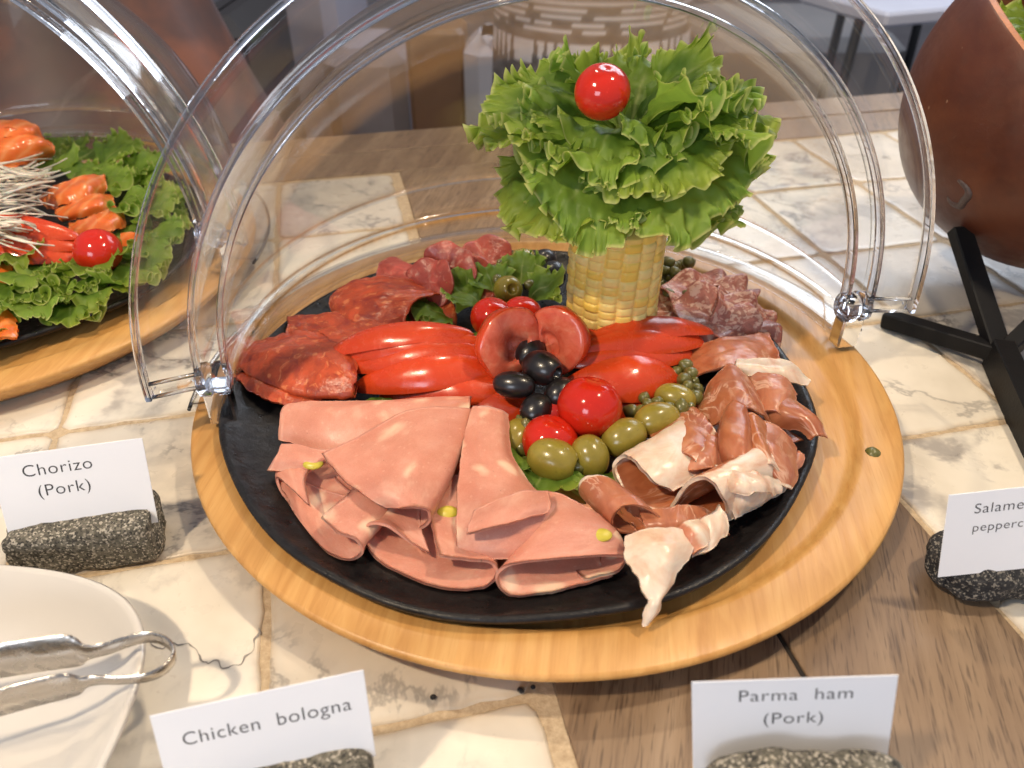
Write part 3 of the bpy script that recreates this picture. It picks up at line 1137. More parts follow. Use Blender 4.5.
rr = random.Random(4)
for k, (u, v, z) in enumerate([(668, 408, 3.7), (648, 404, 3.5), (641, 411, 3.2), (658, 402, 3.6), (690, 407, 3.3), (688, 392, 3.3), (695, 398, 3.2), (684, 380, 3.4),
                               (691, 374, 3.3), (688, 386, 3.6), (693, 383, 3.0), (526, 425, 3.4), (530, 434, 3.3), (521, 421, 3.2), (535, 428, 3.0), (577, 466, 2.9),
                               (686, 366, 3.2), (681, 408, 3.5), (632, 412, 3.0), (644, 398, 3.2), (676, 372, 3.0), (697, 390, 2.9), (521, 448, 2.8), (529, 446, 2.8)]):
    caper(at(u, v, z), rr.uniform(.26, .42), k)
for k in range(26):
    u = 676 + rr.uniform(-17, 17)
    v = 281 + rr.uniform(-22, 18)
    caper(at(u, v, 3.0 + rr.uniform(0, 1.2)), rr.uniform(.32, .44), 100 + k, 'dark caper heaped beside the corn cob', 'heaped capers behind the corn')
for k, (u, v) in enumerate([(488, 262), (494, 270), (480, 268), (486, 276), (500, 264), (497, 280), (530, 285)]):
    caper(at(u, v, 3.4), .36, 200 + k, 'dark caper on the peppery slices at the back', 'capers on the back slices')
caper(at(872, 455, 1.82), .4, 300, 'single stray caper on the bare wood of the board', 'stray caper')


# ------------------------------------------------------------------ tomato wedges
def wedge(pa, pb, up, R, psi, label, bow=.0, group='fan of tomato wedges', pw=.72, seed=0):
    a, b = at(*pa), at(*pb)
    ax = b - a
    L = np.linalg.norm(ax)
    ax = ax / L
    up = np.asarray(up, float)
    up = up - ax * (up @ ax)
    up /= np.linalg.norm(up)
    sd = np.cross(ax, up)
    ns, nk = 40, 14
    V = []
    for s in np.linspace(0, 1, ns):
        w = max(math.sin(math.pi * s), 0) ** pw
        core = a + ax * (L * s) - up * (.55 * R) + up * bow * w
        V.append(core + up * .25 * R * w * 0)
        for q in np.linspace(-psi, psi, nk):
            V.append(core + R * (.15 + .85 * w) * (math.cos(q) * up + math.sin(q) * sd) if 0 < s < 1 else core + R * .15 * up)
    V = np.array(V)
    V = V + (nfield(V, .7, seed) * .08)[:, None] * up
    F, fm = [], []
    m = nk + 1
    for i in range(ns - 1):
        for k in range(m):
            k2 = (k + 1) % m
            F.append((i * m + k, i * m + k2, (i + 1) * m + k2, (i + 1) * m + k))
            fm.append(0 if 1 <= k < nk else 1)
    o = mk('tomato_wedge', V, F, None, mats=[TOM, FLESH], fmat=fm)
    es = o.modifiers.new('split', 'EDGE_SPLIT')
    es.split_angle = R_(40)
    return tag(o, label, 'tomato wedge', group)


LG, RG = 'tomato wedges fanned on the left', 'tomato wedges fanned on the right'
UPL = (-.1, -.62, .78)
wedge((320, 350, 3.9), (472, 328, 5.3), (-.1, -.35, .93), 1.35, .6, 'topmost wedge of the left tomato fan with pale flesh showing', .0, LG, seed=1)
wedge((326, 356, 3.6), (480, 338, 5.0), UPL, 1.4, .6, 'second wedge from the back in the left tomato fan', 0, LG, seed=2)
wedge((336, 366, 3.3), (490, 350, 4.6), UPL, 1.5, .6, 'middle wedge of the left tomato fan, tip on the chorizo', 0, LG, seed=3)
wedge((350, 385, 2.9), (502, 366, 4.1), UPL, 1.7, .62, 'bright glossy wedge in the left fan with wet highlights', 0, LG, seed=4)
wedge((374, 396, 2.3), (520, 387, 3.3), UPL, 1.7, .6, 'front wedge of the left tomato fan with purple sheen', 0, LG, seed=5)
wedge((440, 410, 2.0), (550, 408, 2.6), UPL, 1.4, .7, 'red wedge low behind the bologna strip, under the left fan', 0, LG, seed=6)
UPR = (.1, -.62, .78)
wedge((584, 335, 5.2), (718, 327, 4.0), (.1, -.35, .93), 1.25, .6, 'back wedge of the right tomato fan with tip over salami', 0, RG, seed=7)
wedge((580, 347, 4.9), (710, 339, 3.7), UPR, 1.4, .6, 'second wedge from the back in the right tomato fan', 0, RG, seed=8)
wedge((572, 361, 4.4), (700, 352, 3.3), UPR, 1.5, .6, 'third wedge from the back in the right tomato fan', 0, RG, seed=9)
wedge((564, 384, 3.7), (692, 380, 2.9), UPR, 2.1, .62, 'broad glossy front wedge of the right tomato fan', 0, RG, seed=10)
wedge((590, 406, 2.4), (676, 406, 2.3), UPR, 1.4, .7, 'red wedge below the right fan behind the green olives', 0, RG, seed=11)
wedge((566, 338, 4.6), (650, 322, 3.6), (-.2, -.4, .9), 1.2, .7, 'fleshy wedge of the right fan leaning on the corn cob', 0, RG, seed=12)


def heart_half(c, axis, R, sgn, label, seed):
    """tomato half scooped out, the cut face looking to the front"""
    prof = [(0, -.95), (.5, -.92), (1.0, -.78), (1.42, -.5), (1.72, -.1), (1.86, .3), (1.88, .55), (1.8, .72), (1.62, .8), (1.35, .82), (1.05, .8),
            (.74, .74), (.62, .5), (.52, .36), (.40, .33), (.22, .38), (0, .42)]
    n = 56
    x, y, a = frame(axis)
    V = []
    for r, h in prof:
        for k in range(n):
            th = 2 * math.pi * k / n
            q = r / 1.88
            rr_ = r * R / 1.88 * (1 + .10 * math.sin(th * 2 + 1.2) * q)
            px, py = rr_ * math.cos(th) * .86, rr_ * math.sin(th) * 1.08
            if h > .3 and r < .8:      # the hollow is off centre and ragged
                px += sgn * .25
                py -= .35
                px *= 1 + .25 * math.sin(3 * th + seed)
            V.append(np.asarray(c) + x * px + y * py + a * h * R / 1.88)
    V = np.array(V) + normals_noise(np.array(V), seed)
    F = grid_faces(len(prof), n, False, True)
    fm = []
    for i in range(len(prof) - 1):
        fm += [0 if i < 7 else 1] * n
    o = mk('tomato_half', V, F, None, mats=[TOM, FLESH], fmat=fm)
    return tag(o, label, 'tomato half', 'tomato halves set as a heart')


def normals_noise(V, seed):
    return np.stack([nfield(V, .9, seed), nfield(V, .9, seed + 9), nfield(V, .9, seed + 4)], 1) * .14


heart_half(at(505, 341, 5.0), (.42, -.80, .30), 1.85, 1, 'left half of the tomato heart, cut face with a hollow showing', 1)
heart_half(at(560, 338, 5.0), (-.50, -.80, .25), 1.85, -1, 'right half of the tomato heart, pink flesh and red skin edge', 2)

# ------------------------------------------------------------------ sliced meats
def loft(name, front, rear, mat, mids=(), **kw):
    return sheet(name, [rear, *mids, front], mat, **kw)


MG = 'folded bologna slices'


def mort(label, rows, seed, **kw):
    o = sheet('bologna_slice', rows, MORT, thick=.13, rag=kw.pop('rag', .06), wob=kw.pop('wob', .07), seed=seed, nu=kw.pop('nu', 36), nv=kw.pop('nv', 60), **kw)
    return tag(o, label, 'bologna slice', MG)


mort('bottom bologna slice lying flat under the whole pile', [
    [(292, 440, 2.05), (400, 425, 2.05), (500, 425, 2.05), (560, 478, 2.05)],
    [(290, 480, 2.05), (400, 470, 2.1), (510, 475, 2.1), (600, 512, 2.05)],
    [(318, 515, 2.05), (400, 520, 2.1), (510, 530, 2.1), (610, 538, 2.05)],
    [(360, 545, 2.05), (420, 560, 2.05), (510, 570, 2.05), (600, 562, 2.05)]], 40, wob=.03)
# back slice: rolled far edge, flat towards the viewer
mort('wide bologna slice at the back with a rolled far edge', [
    [(279, 440, 2.4), (280, 425, 2.9), (284, 408, 3.2), (300, 402, 3.4)],
    [(330, 452, 2.7), (328, 430, 3.3), (332, 410, 3.7), (345, 402, 3.4)],
    [(390, 450, 2.8), (385, 425, 3.6), (385, 405, 3.8), (395, 401, 3.4)],
    [(440, 440, 2.8), (440, 420, 3.5), (438, 404, 3.8), (445, 398, 3.4)],
    [(466, 428, 2.8), (468, 412, 3.3), (470, 402, 3.5), (470, 397, 3.4)]], 1)
# torn corner at the left
mort('torn translucent flap of bologna at the left of the pile', [
    [(268, 470, 2.5), (276, 458, 2.9), (282, 445, 3.0)],
    [(290, 471, 2.7), (296, 458, 3.2), (298, 446, 3.2)],
    [(308, 472, 2.8), (314, 462, 3.3), (318, 450, 3.3)],
    [(325, 462, 2.9), (330, 458, 3.2), (338, 450, 3.2)]], 2, nu=20, nv=20)
# left roll
mort('bologna slice folded into a lens at the left front of the pile', [
    [(318, 458, 2.9), (296, 452, 2.5), (283, 452, 2.2), (290, 470, 2.1), (320, 490, 2.1), (360, 500, 2.2), (390, 505, 2.5), (395, 490, 3.0), (370, 470, 3.2)],
    [(305, 478, 3.1), (286, 470, 2.7), (277, 472, 2.2), (284, 492, 2.1), (310, 518, 2.1), (345, 535, 2.2), (375, 532, 2.6), (382, 512, 3.1), (352, 492, 3.3)],
    [(310, 506, 3.1), (293, 490, 2.9), (278, 478, 2.5), (282, 492, 2.1), (302, 524, 2.1), (326, 551, 2.2), (350, 560, 2.3), (362, 552, 2.7), (356, 540, 3.2), (338, 532, 3.3), (322, 518, 3.2)]], 3)
# middle layer with long fat flecks and the wide front loop
mort('bologna slice whose wide open loop faces front in the middle', [
    [(430, 470, 3.0), (400, 480, 2.6), (392, 490, 2.3), (410, 500, 2.1), (450, 505, 2.1), (480, 500, 2.3), (486, 490, 2.7), (470, 478, 3.0), (440, 472, 3.1)],
    [(420, 520, 3.0), (388, 512, 3.0), (376, 520, 2.4), (392, 540, 2.1), (440, 555, 2.1), (485, 550, 2.3), (494, 538, 2.9), (470, 528, 3.0), (432, 520, 3.1)],
    [(430, 553, 2.6), (407, 540, 2.9), (388, 526, 3.4), (370, 524, 3.3), (364, 536, 2.7), (372, 553, 2.2), (396, 571, 2.1), (440, 588, 2.1), (482, 588, 2.2), (497, 575, 2.6), (490, 562, 3.1), (466, 560, 3.2), (440, 556, 3.2)]], 4, nv=80)
# cone on top
mort('cone shaped bologna fold lying on top with large white fat spots', [
    [(322, 454, 3.7), (352, 440, 4.0), (410, 411, 4.1), (466, 409, 3.8), (470, 415, 3.2), (430, 435, 2.9), (350, 468, 3.0), (335, 478, 3.0)],
    [(342, 478, 3.8), (375, 462, 4.3), (420, 440, 4.4), (458, 440, 4.0), (461, 450, 3.3), (430, 470, 3.0), (375, 490, 2.9), (352, 494, 3.0)],
    [(368, 497, 3.9), (390, 487, 4.4), (418, 472, 4.5), (444, 476, 4.0), (445, 488, 3.3), (420, 500, 3.0), (385, 510, 2.9), (366, 506, 3.0)],
    [(386, 506, 3.7), (402, 508, 4.1), (416, 508, 4.2), (428, 512, 3.9), (428, 522, 3.3), (416, 530, 2.9), (396, 526, 2.8), (374, 512, 2.9)]], 5, nv=70)
# strip and folded front
mort('bologna strip running from the tomatoes to a folded lip in front', [
    [(472, 406, 3.9), (486, 407, 4.0), (500, 410, 3.9), (508, 415, 3.6)],
    [(463, 445, 3.8), (480, 445, 4.1), (500, 448, 4.1), (512, 455, 3.6)],
    [(459, 480, 3.7), (485, 478, 4.2), (515, 482, 4.3), (540, 496, 3.8)],
    [(457, 520, 3.5), (485, 516, 4.1), (525, 512, 4.3), (566, 506, 3.7)],
    [(457, 545, 3.2), (490, 545, 3.5), (530, 540, 3.6), (580, 525, 3.3)],
    [(460, 553, 2.8), (495, 558, 3.0), (540, 555, 3.0), (590, 540, 2.8)]], 6, nu=50)
mort('small bologna flap folded over the strip with a dark slit under it', [
    [(475, 512, 4.4), (500, 500, 4.7), (525, 492, 4.7), (548, 492, 4.4)],
    [(470, 525, 4.3), (495, 515, 4.7), (525, 508, 4.8), (550, 505, 4.5)],
    [(468, 534, 4.15), (492, 529, 4.6), (518, 520, 4.7), (546, 513, 4.4)]], 7, nu=18, nv=26)
# right loop
mort('bologna slice at the right front rolled to an open end with a pistachio', [
    [(600, 520, 2.5), (560, 500, 2.6), (540, 492, 3.5), (560, 495, 3.8), (590, 510, 3.6), (606, 520, 2.8), (595, 522, 2.3), (570, 515, 2.2)],
    [(600, 560, 2.3), (545, 560, 2.3), (520, 540, 3.0), (532, 528, 3.7), (565, 524, 4.1), (612, 536, 3.6), (622, 548, 2.7), (605, 556, 2.3), (575, 566, 2.2)],
    [(612, 576, 2.3), (575, 586, 2.15), (541, 593, 2.2), (512, 595, 2.2), (498, 584, 2.5), (498, 572, 3.0), (512, 564, 3.4), (545, 560, 3.6), (590, 556, 3.5), (626, 556, 3.0), (625, 563, 2.6), (616, 572, 2.4), (585, 580, 2.3)]], 8, nv=80)
for lab, (u, v, z), par in (('a', (601, 535, 3.75), None), ('b', (448, 512, 3.15), None), ('c', (313, 464, 3.2), None)):
    o = lathe('pistachio', [(max(r, 0), h) for r, h in sphere_prof(.34, 0, 10, .42)], PIST, at(u, v, z), (0, -.3, 1), 16, sx=.85, sy=1.35, wob=.05, wf=2)
    tag(o, {'a': 'yellow green pistachio bit set in the right bologna slice', 'b': 'pistachio bit beside the bologna cone', 'c': 'pistachio bit in the torn flap of bologna'}[lab], 'pistachio', 'pistachio bits in the bologna')

# ---- parma ham
HG = 'slices of parma ham'


def ham(label, rows, seed, fat=None, **kw):
    o = sheet('parma_ham_slice', rows, HAM, thick=kw.pop('thick', .075), rag=kw.pop('rag', .12), crease=kw.pop('crease', .03), wob=kw.pop('wob', .12), wf=.7, seed=seed, nu=kw.pop('nu', 34), nv=kw.pop('nv', 56),
              fat=fat or (lambda s, t: np.zeros_like(s)), fine=kw.pop('fine', .02), **kw)
    return tag(o, label, 'ham slice', HG)


def fat_front(w):
    return lambda s, t: np.clip((s - (1 - w)) / w, 0, 1) * .95


def fat_rear(w):
    return lambda s, t: np.clip(((w) - s) / w, 0, 1) * .95


ham('brown parma ham slice at the back beside the salami', [
    [(688, 352, 3.0), (715, 340, 3.5), (745, 336, 3.6), (768, 332, 3.2)],
    [(690, 365, 3.2), (718, 352, 3.8), (748, 348, 3.9), (775, 348, 3.3)],
    [(695, 378, 3.3), (722, 368, 3.9), (755, 366, 3.9), (782, 366, 3.1)]], 1, fine=.04)
ham('cream white strip of ham fat pointing at the plate edge', [
    [(737, 360, 4.0), (765, 358, 4.1), (790, 364, 3.9), (806, 378, 3.6)],
    [(735, 366, 4.1), (765, 366, 4.3), (792, 372, 4.1), (811, 381, 3.6)],
    [(739, 374, 3.8), (770, 378, 3.9), (795, 384, 3.7), (808, 388, 3.4)]], 2, fat=lambda s, t: np.full_like(s, 1.0), nu=20)
ham('dark red lean ham slice under the cream fat strip', [
    [(745, 378, 3.6), (765, 372, 4.2), (785, 378, 4.2), (797, 392, 3.6)],
    [(748, 395, 3.6), (768, 388, 4.3), (786, 394, 4.2), (796, 405, 3.5)],
    [(755, 415, 3.3), (770, 412, 3.9), (782, 414, 3.9), (792, 420, 3.2)]], 3)
ham('brown ham curl whose tip overhangs the plate at the right', [
    [(762, 425, 3.0), (772, 405, 3.9), (785, 398, 4.0), (797, 402, 3.7)],
    [(780, 430, 3.2), (785, 412, 4.1), (797, 406, 4.2), (808, 412, 3.8)],
    [(800, 430, 3.4), (803, 420, 4.0), (812, 416, 4.0), (820, 424, 3.6)],
    [(812, 440, 3.4), (817, 436, 3.6), (822, 434, 3.6), (827, 437, 3.4)]], 4, nu=30)
ham('shiny orange brown ham fold in the middle of the ham pile', [
    [(700, 402, 3.0), (712, 380, 3.8), (728, 364, 4.3), (742, 370, 4.3), (752, 384, 3.8)],
    [(698, 418, 3.2), (718, 398, 4.2), (738, 386, 4.6), (752, 394, 4.4), (764, 408, 3.7)],
    [(706, 432, 3.3), (730, 416, 4.3), (748, 408, 4.5), (764, 416, 4.2), (772, 428, 3.5)]], 5)
ham('marbled red ham slice with white streaks touching the olives', [
    [(690, 404, 3.2), (700, 412, 3.8), (712, 425, 4.0), (722, 445, 3.6), (728, 470, 3.2)],
    [(672, 416, 3.3), (688, 428, 4.1), (702, 440, 4.3), (712, 456, 4.0), (716, 474, 3.4)],
    [(648, 436, 3.0), (668, 446, 3.8), (685, 455, 4.1), (700, 466, 3.9), (706, 482, 3.4)]], 6,
    fat=lambda s, t: .62 * np.exp(-((t - .62 - .12 * (s - .5)) / .10) ** 2))
ham('pink ham fold standing up with a white frilled lower edge', [
    [(726, 408, 3.4), (734, 402, 4.6), (746, 408, 4.8), (752, 430, 4.2), (766, 452, 3.8)],
    [(718, 430, 3.5), (726, 422, 4.8), (744, 428, 5.0), (752, 448, 4.4), (768, 466, 3.8)],
    [(716, 455, 3.5), (724, 448, 4.7), (742, 456, 4.8), (754, 466, 4.3), (772, 478, 3.6)],
    [(720, 472, 3.3), (732, 472, 4.2), (746, 480, 4.3), (758, 484, 4.0), (776, 490, 3.4)]], 7, fat=fat_front(.32), fine=.05)
ham('orange ham slice at the right edge of the pile above the rim', [
    [(752, 418, 4.0), (770, 424, 4.2), (785, 434, 4.0), (795, 446, 3.5)],
    [(748, 440, 4.2), (768, 446, 4.5), (786, 454, 4.2), (797, 462, 3.6)],
    [(755, 462, 4.0), (772, 468, 4.2), (788, 472, 3.9), (796, 478, 3.4)],
    [(768, 478, 3.5), (778, 484, 3.6), (786, 486, 3.5), (790, 488, 3.3)]], 8, fat=fat_front(.16))
ham('small brown ham corner jutting over the black rim', [
    [(790, 448, 3.3), (800, 452, 3.4), (806, 456, 3.3)],
    [(786, 462, 3.3), (796, 462, 3.5), (805, 460, 3.3)],
    [(784, 474, 3.1), (790, 474, 3.2), (796, 472, 3.2)]], 9, nu=14, nv=16)
# the big fold with a thick white fat edge
fr = [(672, 491, 3.3), (651, 479, 3.9), (634, 460, 4.1), (621, 457, 3.8), (613, 470, 3.2), (626, 494, 2.7), (648, 509, 2.5), (668, 512, 2.6), (676, 500, 3.2), (688, 484, 4.2), (705, 478, 4.7), (719, 490, 4.4), (727, 508, 3.4), (720, 524, 2.7)]
rows = []
for k, (du, dv, dz) in enumerate(((62, -36, -.3), (40, -24, .1), (20, -12, .15), (6, -4, .05), (0, 0, 0))):
    rows.append([(u + du, v + dv * (1 if i < 5 else .9), z + dz) for i, (u, v, z) in enumerate(fr)])
ham('large ham fold with a thick white fat rim looping like a wave', rows, 10,
    fat=lambda s, t: np.maximum(np.clip((s - .78) / .2, 0, 1), .85 * np.clip((.36 - t) / .1, 0, 1) + .75 * np.clip((t - .68) / .1, 0, 1)), nv=110, wob=.06, thick=.17, rag=.08)
ham('pale fat sheet spreading right from the wave shaped fold', [
    [(722, 474, 3.9), (738, 472, 4.3), (758, 474, 4.2), (780, 480, 3.7)],
    [(724, 486, 3.9), (742, 486, 4.3), (760, 488, 4.1), (780, 490, 3.5)],
    [(728, 502, 3.5), (744, 504, 3.8), (760, 502, 3.5), (774, 496, 3.2)],
    [(732, 518, 3.0), (744, 514, 3.1), (756, 508, 3.0), (766, 502, 3.0)]], 11, fat=lambda s, t: np.full_like(s, .9), fine=.04)
ham('brown ham roll with a white rim beside the right bologna slice', [
    [(602, 500, 2.6), (584, 498, 2.8), (579, 486, 3.3), (588, 477, 3.8), (604, 476, 4.0), (616, 484, 3.6), (612, 496, 2.9)],
    [(618, 515, 2.6), (600, 514, 2.9), (594, 502, 3.5), (604, 490, 4.0), (622, 488, 4.1), (636, 498, 3.6), (630, 512, 2.9)],
    [(640, 535, 2.6), (618, 532, 2.9), (612, 520, 3.5), (622, 508, 4.0), (645, 508, 4.0), (662, 520, 3.5), (655, 532, 2.9)]], 12, fat=fat_rear(.14))
ham('reddish ham slice folded under the wave shaped fold', [
    [(640, 510, 3.3), (665, 508, 3.6), (690, 505, 3.5), (715, 512, 3.1)],
    [(642, 522, 3.4), (668, 520, 3.7), (694, 520, 3.5), (720, 528, 2.9)],
    [(650, 532, 3.2), (672, 532, 3.4), (700, 532, 3.2), (728, 535, 2.8)]], 13, nu=20)
ham('creamy white ham fat hanging over the front rim with a thin tip', [
    [(627, 538, 3.7), (645, 528, 4.0), (670, 527, 4.0), (692, 530, 3.7)],
    [(626, 556, 3.7), (648, 546, 4.1), (672, 545, 4.1), (692, 548, 3.6)],
    [(636, 576, 3.6), (652, 570, 3.9), (668, 566, 3.9), (680, 566, 3.5)],
    [(646, 596, 3.4), (656, 592, 3.5), (666, 588, 3.5), (674, 584, 3.3)],
    [(648, 602, 3.2), (653, 603, 3.3), (658, 602, 3.3), (661, 600, 3.2)],
    [(644, 612, 2.9), (650, 613, 3.0), (655, 613, 3.0), (659, 610, 2.9)],
    [(642, 626, 2.5), (645, 626, 2.55), (648, 625, 2.55), (651, 622, 2.5)]], 14, fat=lambda s, t: np.full_like(s, 1.0) - .35 * np.clip((.1 - s) / .1, 0, 1), nu=52, fine=.03)
ham('flat ham slice under the whole ham pile next to the plate rim', [
    [(690, 395, 2.2), (730, 390, 2.3), (780, 395, 2.3)],
    [(640, 440, 2.1), (710, 440, 2.2), (795, 440, 2.5)],
    [(600, 490, 2.1), (680, 490, 2.2), (780, 480, 2.5)],
    [(615, 535, 2.2), (670, 530, 2.3), (745, 515, 2.5)]], 16, wob=.05, rag=.5)
ham('crumpled brown ham tucked behind the wave shaped fold', [
    [(690, 448, 3.6), (710, 436, 4.1), (724, 440, 3.8)],
    [(684, 462, 3.8), (706, 452, 4.3), (724, 456, 4.0)],
    [(680, 472, 3.6), (704, 468, 4.0), (722, 470, 3.8)]], 17, nu=20, nv=26, crease=.08)
ham('narrow red ham fold between the pink fold and the orange edge slice', [
    [(738, 420, 4.3), (752, 414, 4.7), (764, 424, 4.3)],
    [(748, 444, 4.4), (760, 438, 4.8), (772, 448, 4.3)],
    [(760, 468, 4.2), (771, 464, 4.5), (780, 472, 4.0)]], 18, nu=24, nv=26, fat=fat_front(.3))
ham('frilled white fat edge below the pink fold', [
    [(716, 466, 4.4), (738, 470, 4.6), (760, 474, 4.4), (780, 480, 3.7)],
    [(718, 476, 4.5), (740, 482, 4.8), (762, 484, 4.5), (781, 488, 3.7)],
    [(722, 484, 4.2), (742, 492, 4.5), (763, 492, 4.2), (778, 494, 3.5)]], 19, nu=20, nv=60, fat=lambda s, t: np.full_like(s, .8), crease=.10, fine=.10, rag=.2)
ham('small browned ham shred curled at the front below the wave fold', [
    [(676, 530, 3.7), (686, 522, 3.9), (700, 520, 3.8)],
    [(684, 540, 3.7), (696, 532, 4.0), (708, 528, 3.8)],
    [(692, 554, 3.4), (702, 546, 3.6), (714, 538, 3.4)]], 20, nu=20, nv=26, fat=lambda s, t: .35 + .5 * t, crease=.08)
ham('ragged pale ham strip lying along the front plate rim', [
    [(685, 530, 3.6), (704, 518, 3.9), (722, 505, 4.0)],
    [(690, 545, 3.5), (710, 534, 3.7), (728, 522, 3.6)],
    [(694, 558, 3.3), (708, 550, 3.4), (726, 536, 3.3)]], 15, fat=lambda s, t: np.full_like(s, .68), nu=24, nv=30, fine=.06)

# ---- salami and chorizo
SG, CG = 'crumpled salami slices', 'folded chorizo slices'


def disc(name, label, cat, group, c, nrm, r, mat, seed, waves=3, amp=.3, fold=0.0, ax=1.0, thick=.1, roll=0.0):
    x, y, a = frame(nrm)
    x, y = x * math.cos(roll) + y * math.sin(roll), y * math.cos(roll) - x * math.sin(roll)
    n1, n2 = 16, 48
    c = np.asarray(c, float)
    P = [c]
    uv = [(0, 0)]
    rr = random.Random(seed)
    ph = rr.uniform(0, 6)
    for i in range(1, n1 + 1):
        q = i / n1
        for k in range(n2):
            th = 2 * math.pi * k / n2
            R = r * q * (1 + .06 * math.sin(3 * th + ph) + .04 * math.sin(7 * th + ph * 2))
            px, py = R * math.cos(th) * ax, R * math.sin(th)
            h = amp * q * q * math.sin(waves * th + ph) + .25 * amp * q * math.sin((waves * 2 + 1) * th + ph * 3)
            if fold:
                h += fold * (abs(px) / r) ** 1.5 * r
            P.append(c + x * px + y * py + a * h)
            uv.append((R * math.cos(th), R * math.sin(th)))
    P = np.array(P)
    P = P + np.outer(nfield(P, 1.0, seed) * .1, a)
    N = len(P)
    V = np.concatenate([P + a * thick / 2, P - a * thick / 2])
    F = []
    for k in range(n2):
        k2 = (k + 1) % n2
        F.append((0, 1 + k, 1 + k2))
        F.append((N, N + 1 + k2, N + 1 + k))
        for i in range(n1 - 1):
            q0, q1, q2, q3 = 1 + i * n2 + k, 1 + i * n2 + k2, 1 + (i + 1) * n2 + k2, 1 + (i + 1) * n2 + k
            F.append((q0, q3, q2, q1))
            F.append((q0 + N, q1 + N, q2 + N, q3 + N))
        e0, e1 = 1 + (n1 - 1) * n2 + k, 1 + (n1 - 1) * n2 + k2
        F.append((e0, e0 + N, e1 + N, e1))
    o = mk(name, V, F, mat, uv=np.concatenate([uv, uv]))
    return tag(o, label, cat, group)


def salami(label, p, nrm, r, seed, **kw):
    return disc('salami_slice', label, 'salami slice', SG, at(*p), nrm, r, SALA, seed, **kw)


salami('salami slice lying highest at the back right of the corn', (702, 300, 3.8), (.2, -.25, .9), 2.3, 1, waves=4, amp=.35)
salami('salami slice crumpled at the right end of the salami row', (742, 306, 3.5), (.45, -.25, .8), 2.1, 2, waves=4, amp=.45)
salami('salami slice nearest the corn cob behind the tomato fan', (682, 312, 3.6), (-.1, -.3, .9), 2.2, 3, waves=5, amp=.3)
salami('salami slice in front of the salami heap, fat flecks large', (716, 322, 3.7), (.1, -.45, .85), 2.4, 4, waves=4, amp=.4)
salami('salami slice touching the brown parma ham', (744, 328, 3.3), (.3, -.5, .8), 2.2, 5, waves=5, amp=.35)
salami('salami slice under the tips of the right tomato fan', (700, 338, 3.1), (0, -.3, .95), 2.4, 6, waves=4, amp=.3)
salami('salami slice standing at the far back of the salami heap', (722, 288, 3.2), (.2, .1, .95), 2.2, 7, waves=4, amp=.35)


def chor(label, rows, seed, **kw):
    rows = [[(u, v, 2.6 + (z - 2.6) * .68) for u, v, z in r] for r in rows]
    o = sheet('chorizo_slice', rows, kw.pop('mat', CHOR), thick=.10, rag=.14, crease=.06, wob=.14, wf=.8, seed=seed, fine=kw.pop('fine', .05), nu=kw.pop('nu', 30), nv=kw.pop('nv', 50), **kw)
    return tag(o, label, 'chorizo slice', CG)


chor('large chorizo slice folded over with a curled right end', [
    [(262, 352, 2.6), (250, 358, 2.7), (240, 366, 3.0), (248, 350, 3.5), (264, 340, 3.5)],
    [(300, 372, 2.5), (275, 382, 2.6), (264, 380, 3.1), (280, 352, 4.2), (302, 338, 3.9)],
    [(330, 378, 2.5), (312, 395, 2.6), (306, 390, 3.2), (318, 358, 4.5), (335, 342, 4.0)],
    [(350, 380, 2.6), (342, 399, 2.7), (338, 394, 3.3), (345, 368, 4.4), (352, 350, 3.9)],
    [(356, 384, 2.8), (356, 396, 2.9), (353, 394, 3.4), (356, 378, 4.0), (358, 364, 3.8)]], 1)
chor('chorizo slice poking out in front under the large folded one', [
    [(234, 378, 2.6), (240, 374, 2.8), (250, 372, 2.7)],
    [(258, 396, 2.5), (262, 386, 2.8), (272, 380, 2.7)],
    [(290, 407, 2.4), (296, 396, 2.7), (306, 388, 2.6)],
    [(322, 408, 2.3), (324, 402, 2.5), (328, 394, 2.5)]], 2, nv=24)
chor('flat chorizo slice behind the large folded one near the rim', [
    [(288, 318, 2.9), (320, 314, 3.2), (360, 314, 3.5), (395, 322, 3.5)],
    [(288, 330, 3.1), (322, 330, 3.4), (362, 332, 3.6), (398, 336, 3.6)],
    [(270, 345, 3.0), (322, 344, 3.4), (365, 346, 3.6), (402, 348, 3.5)]], 3)
chor('chorizo slice with a broken left edge beside the dome hinge', [
    [(248, 352, 2.8), (262, 340, 3.2), (290, 334, 3.4), (320, 332, 3.5)],
    [(245, 360, 2.9), (265, 350, 3.4), (295, 345, 3.6), (330, 342, 3.6)],
    [(255, 368, 2.9), (275, 360, 3.2), (300, 356, 3.4), (335, 352, 3.4)]], 4, fine=.12)
chor('tall folded chorizo slice at the back left with glossy folds', [
    [(345, 330, 2.9), (334, 315, 3.0), (331, 298, 3.4), (350, 283, 4.4), (380, 277, 4.5), (410, 280, 3.9)],
    [(365, 336, 2.9), (345, 322, 3.2), (345, 302, 4.0), (372, 288, 5.0), (400, 285, 4.9), (425, 288, 4.0)],
    [(390, 334, 3.0), (372, 325, 3.6), (378, 306, 4.6), (398, 294, 5.2), (418, 291, 4.8), (434, 294, 3.9)],
    [(408, 326, 3.2), (404, 318, 3.8), (412, 306, 4.5), (422, 298, 4.7), (432, 296, 4.4), (440, 296, 3.8)]], 5)
chor('pale chorizo flap at the back against the plate rim', [
    [(376, 282, 3.4), (380, 264, 4.0), (395, 258, 4.2), (410, 266, 3.9)],
    [(390, 286, 3.5), (398, 272, 4.3), (412, 266, 4.4), (424, 274, 3.9)],
    [(408, 290, 3.5), (416, 280, 4.0), (426, 276, 4.0), (434, 282, 3.6)]], 6, mat=CHORP, nu=22, nv=28)
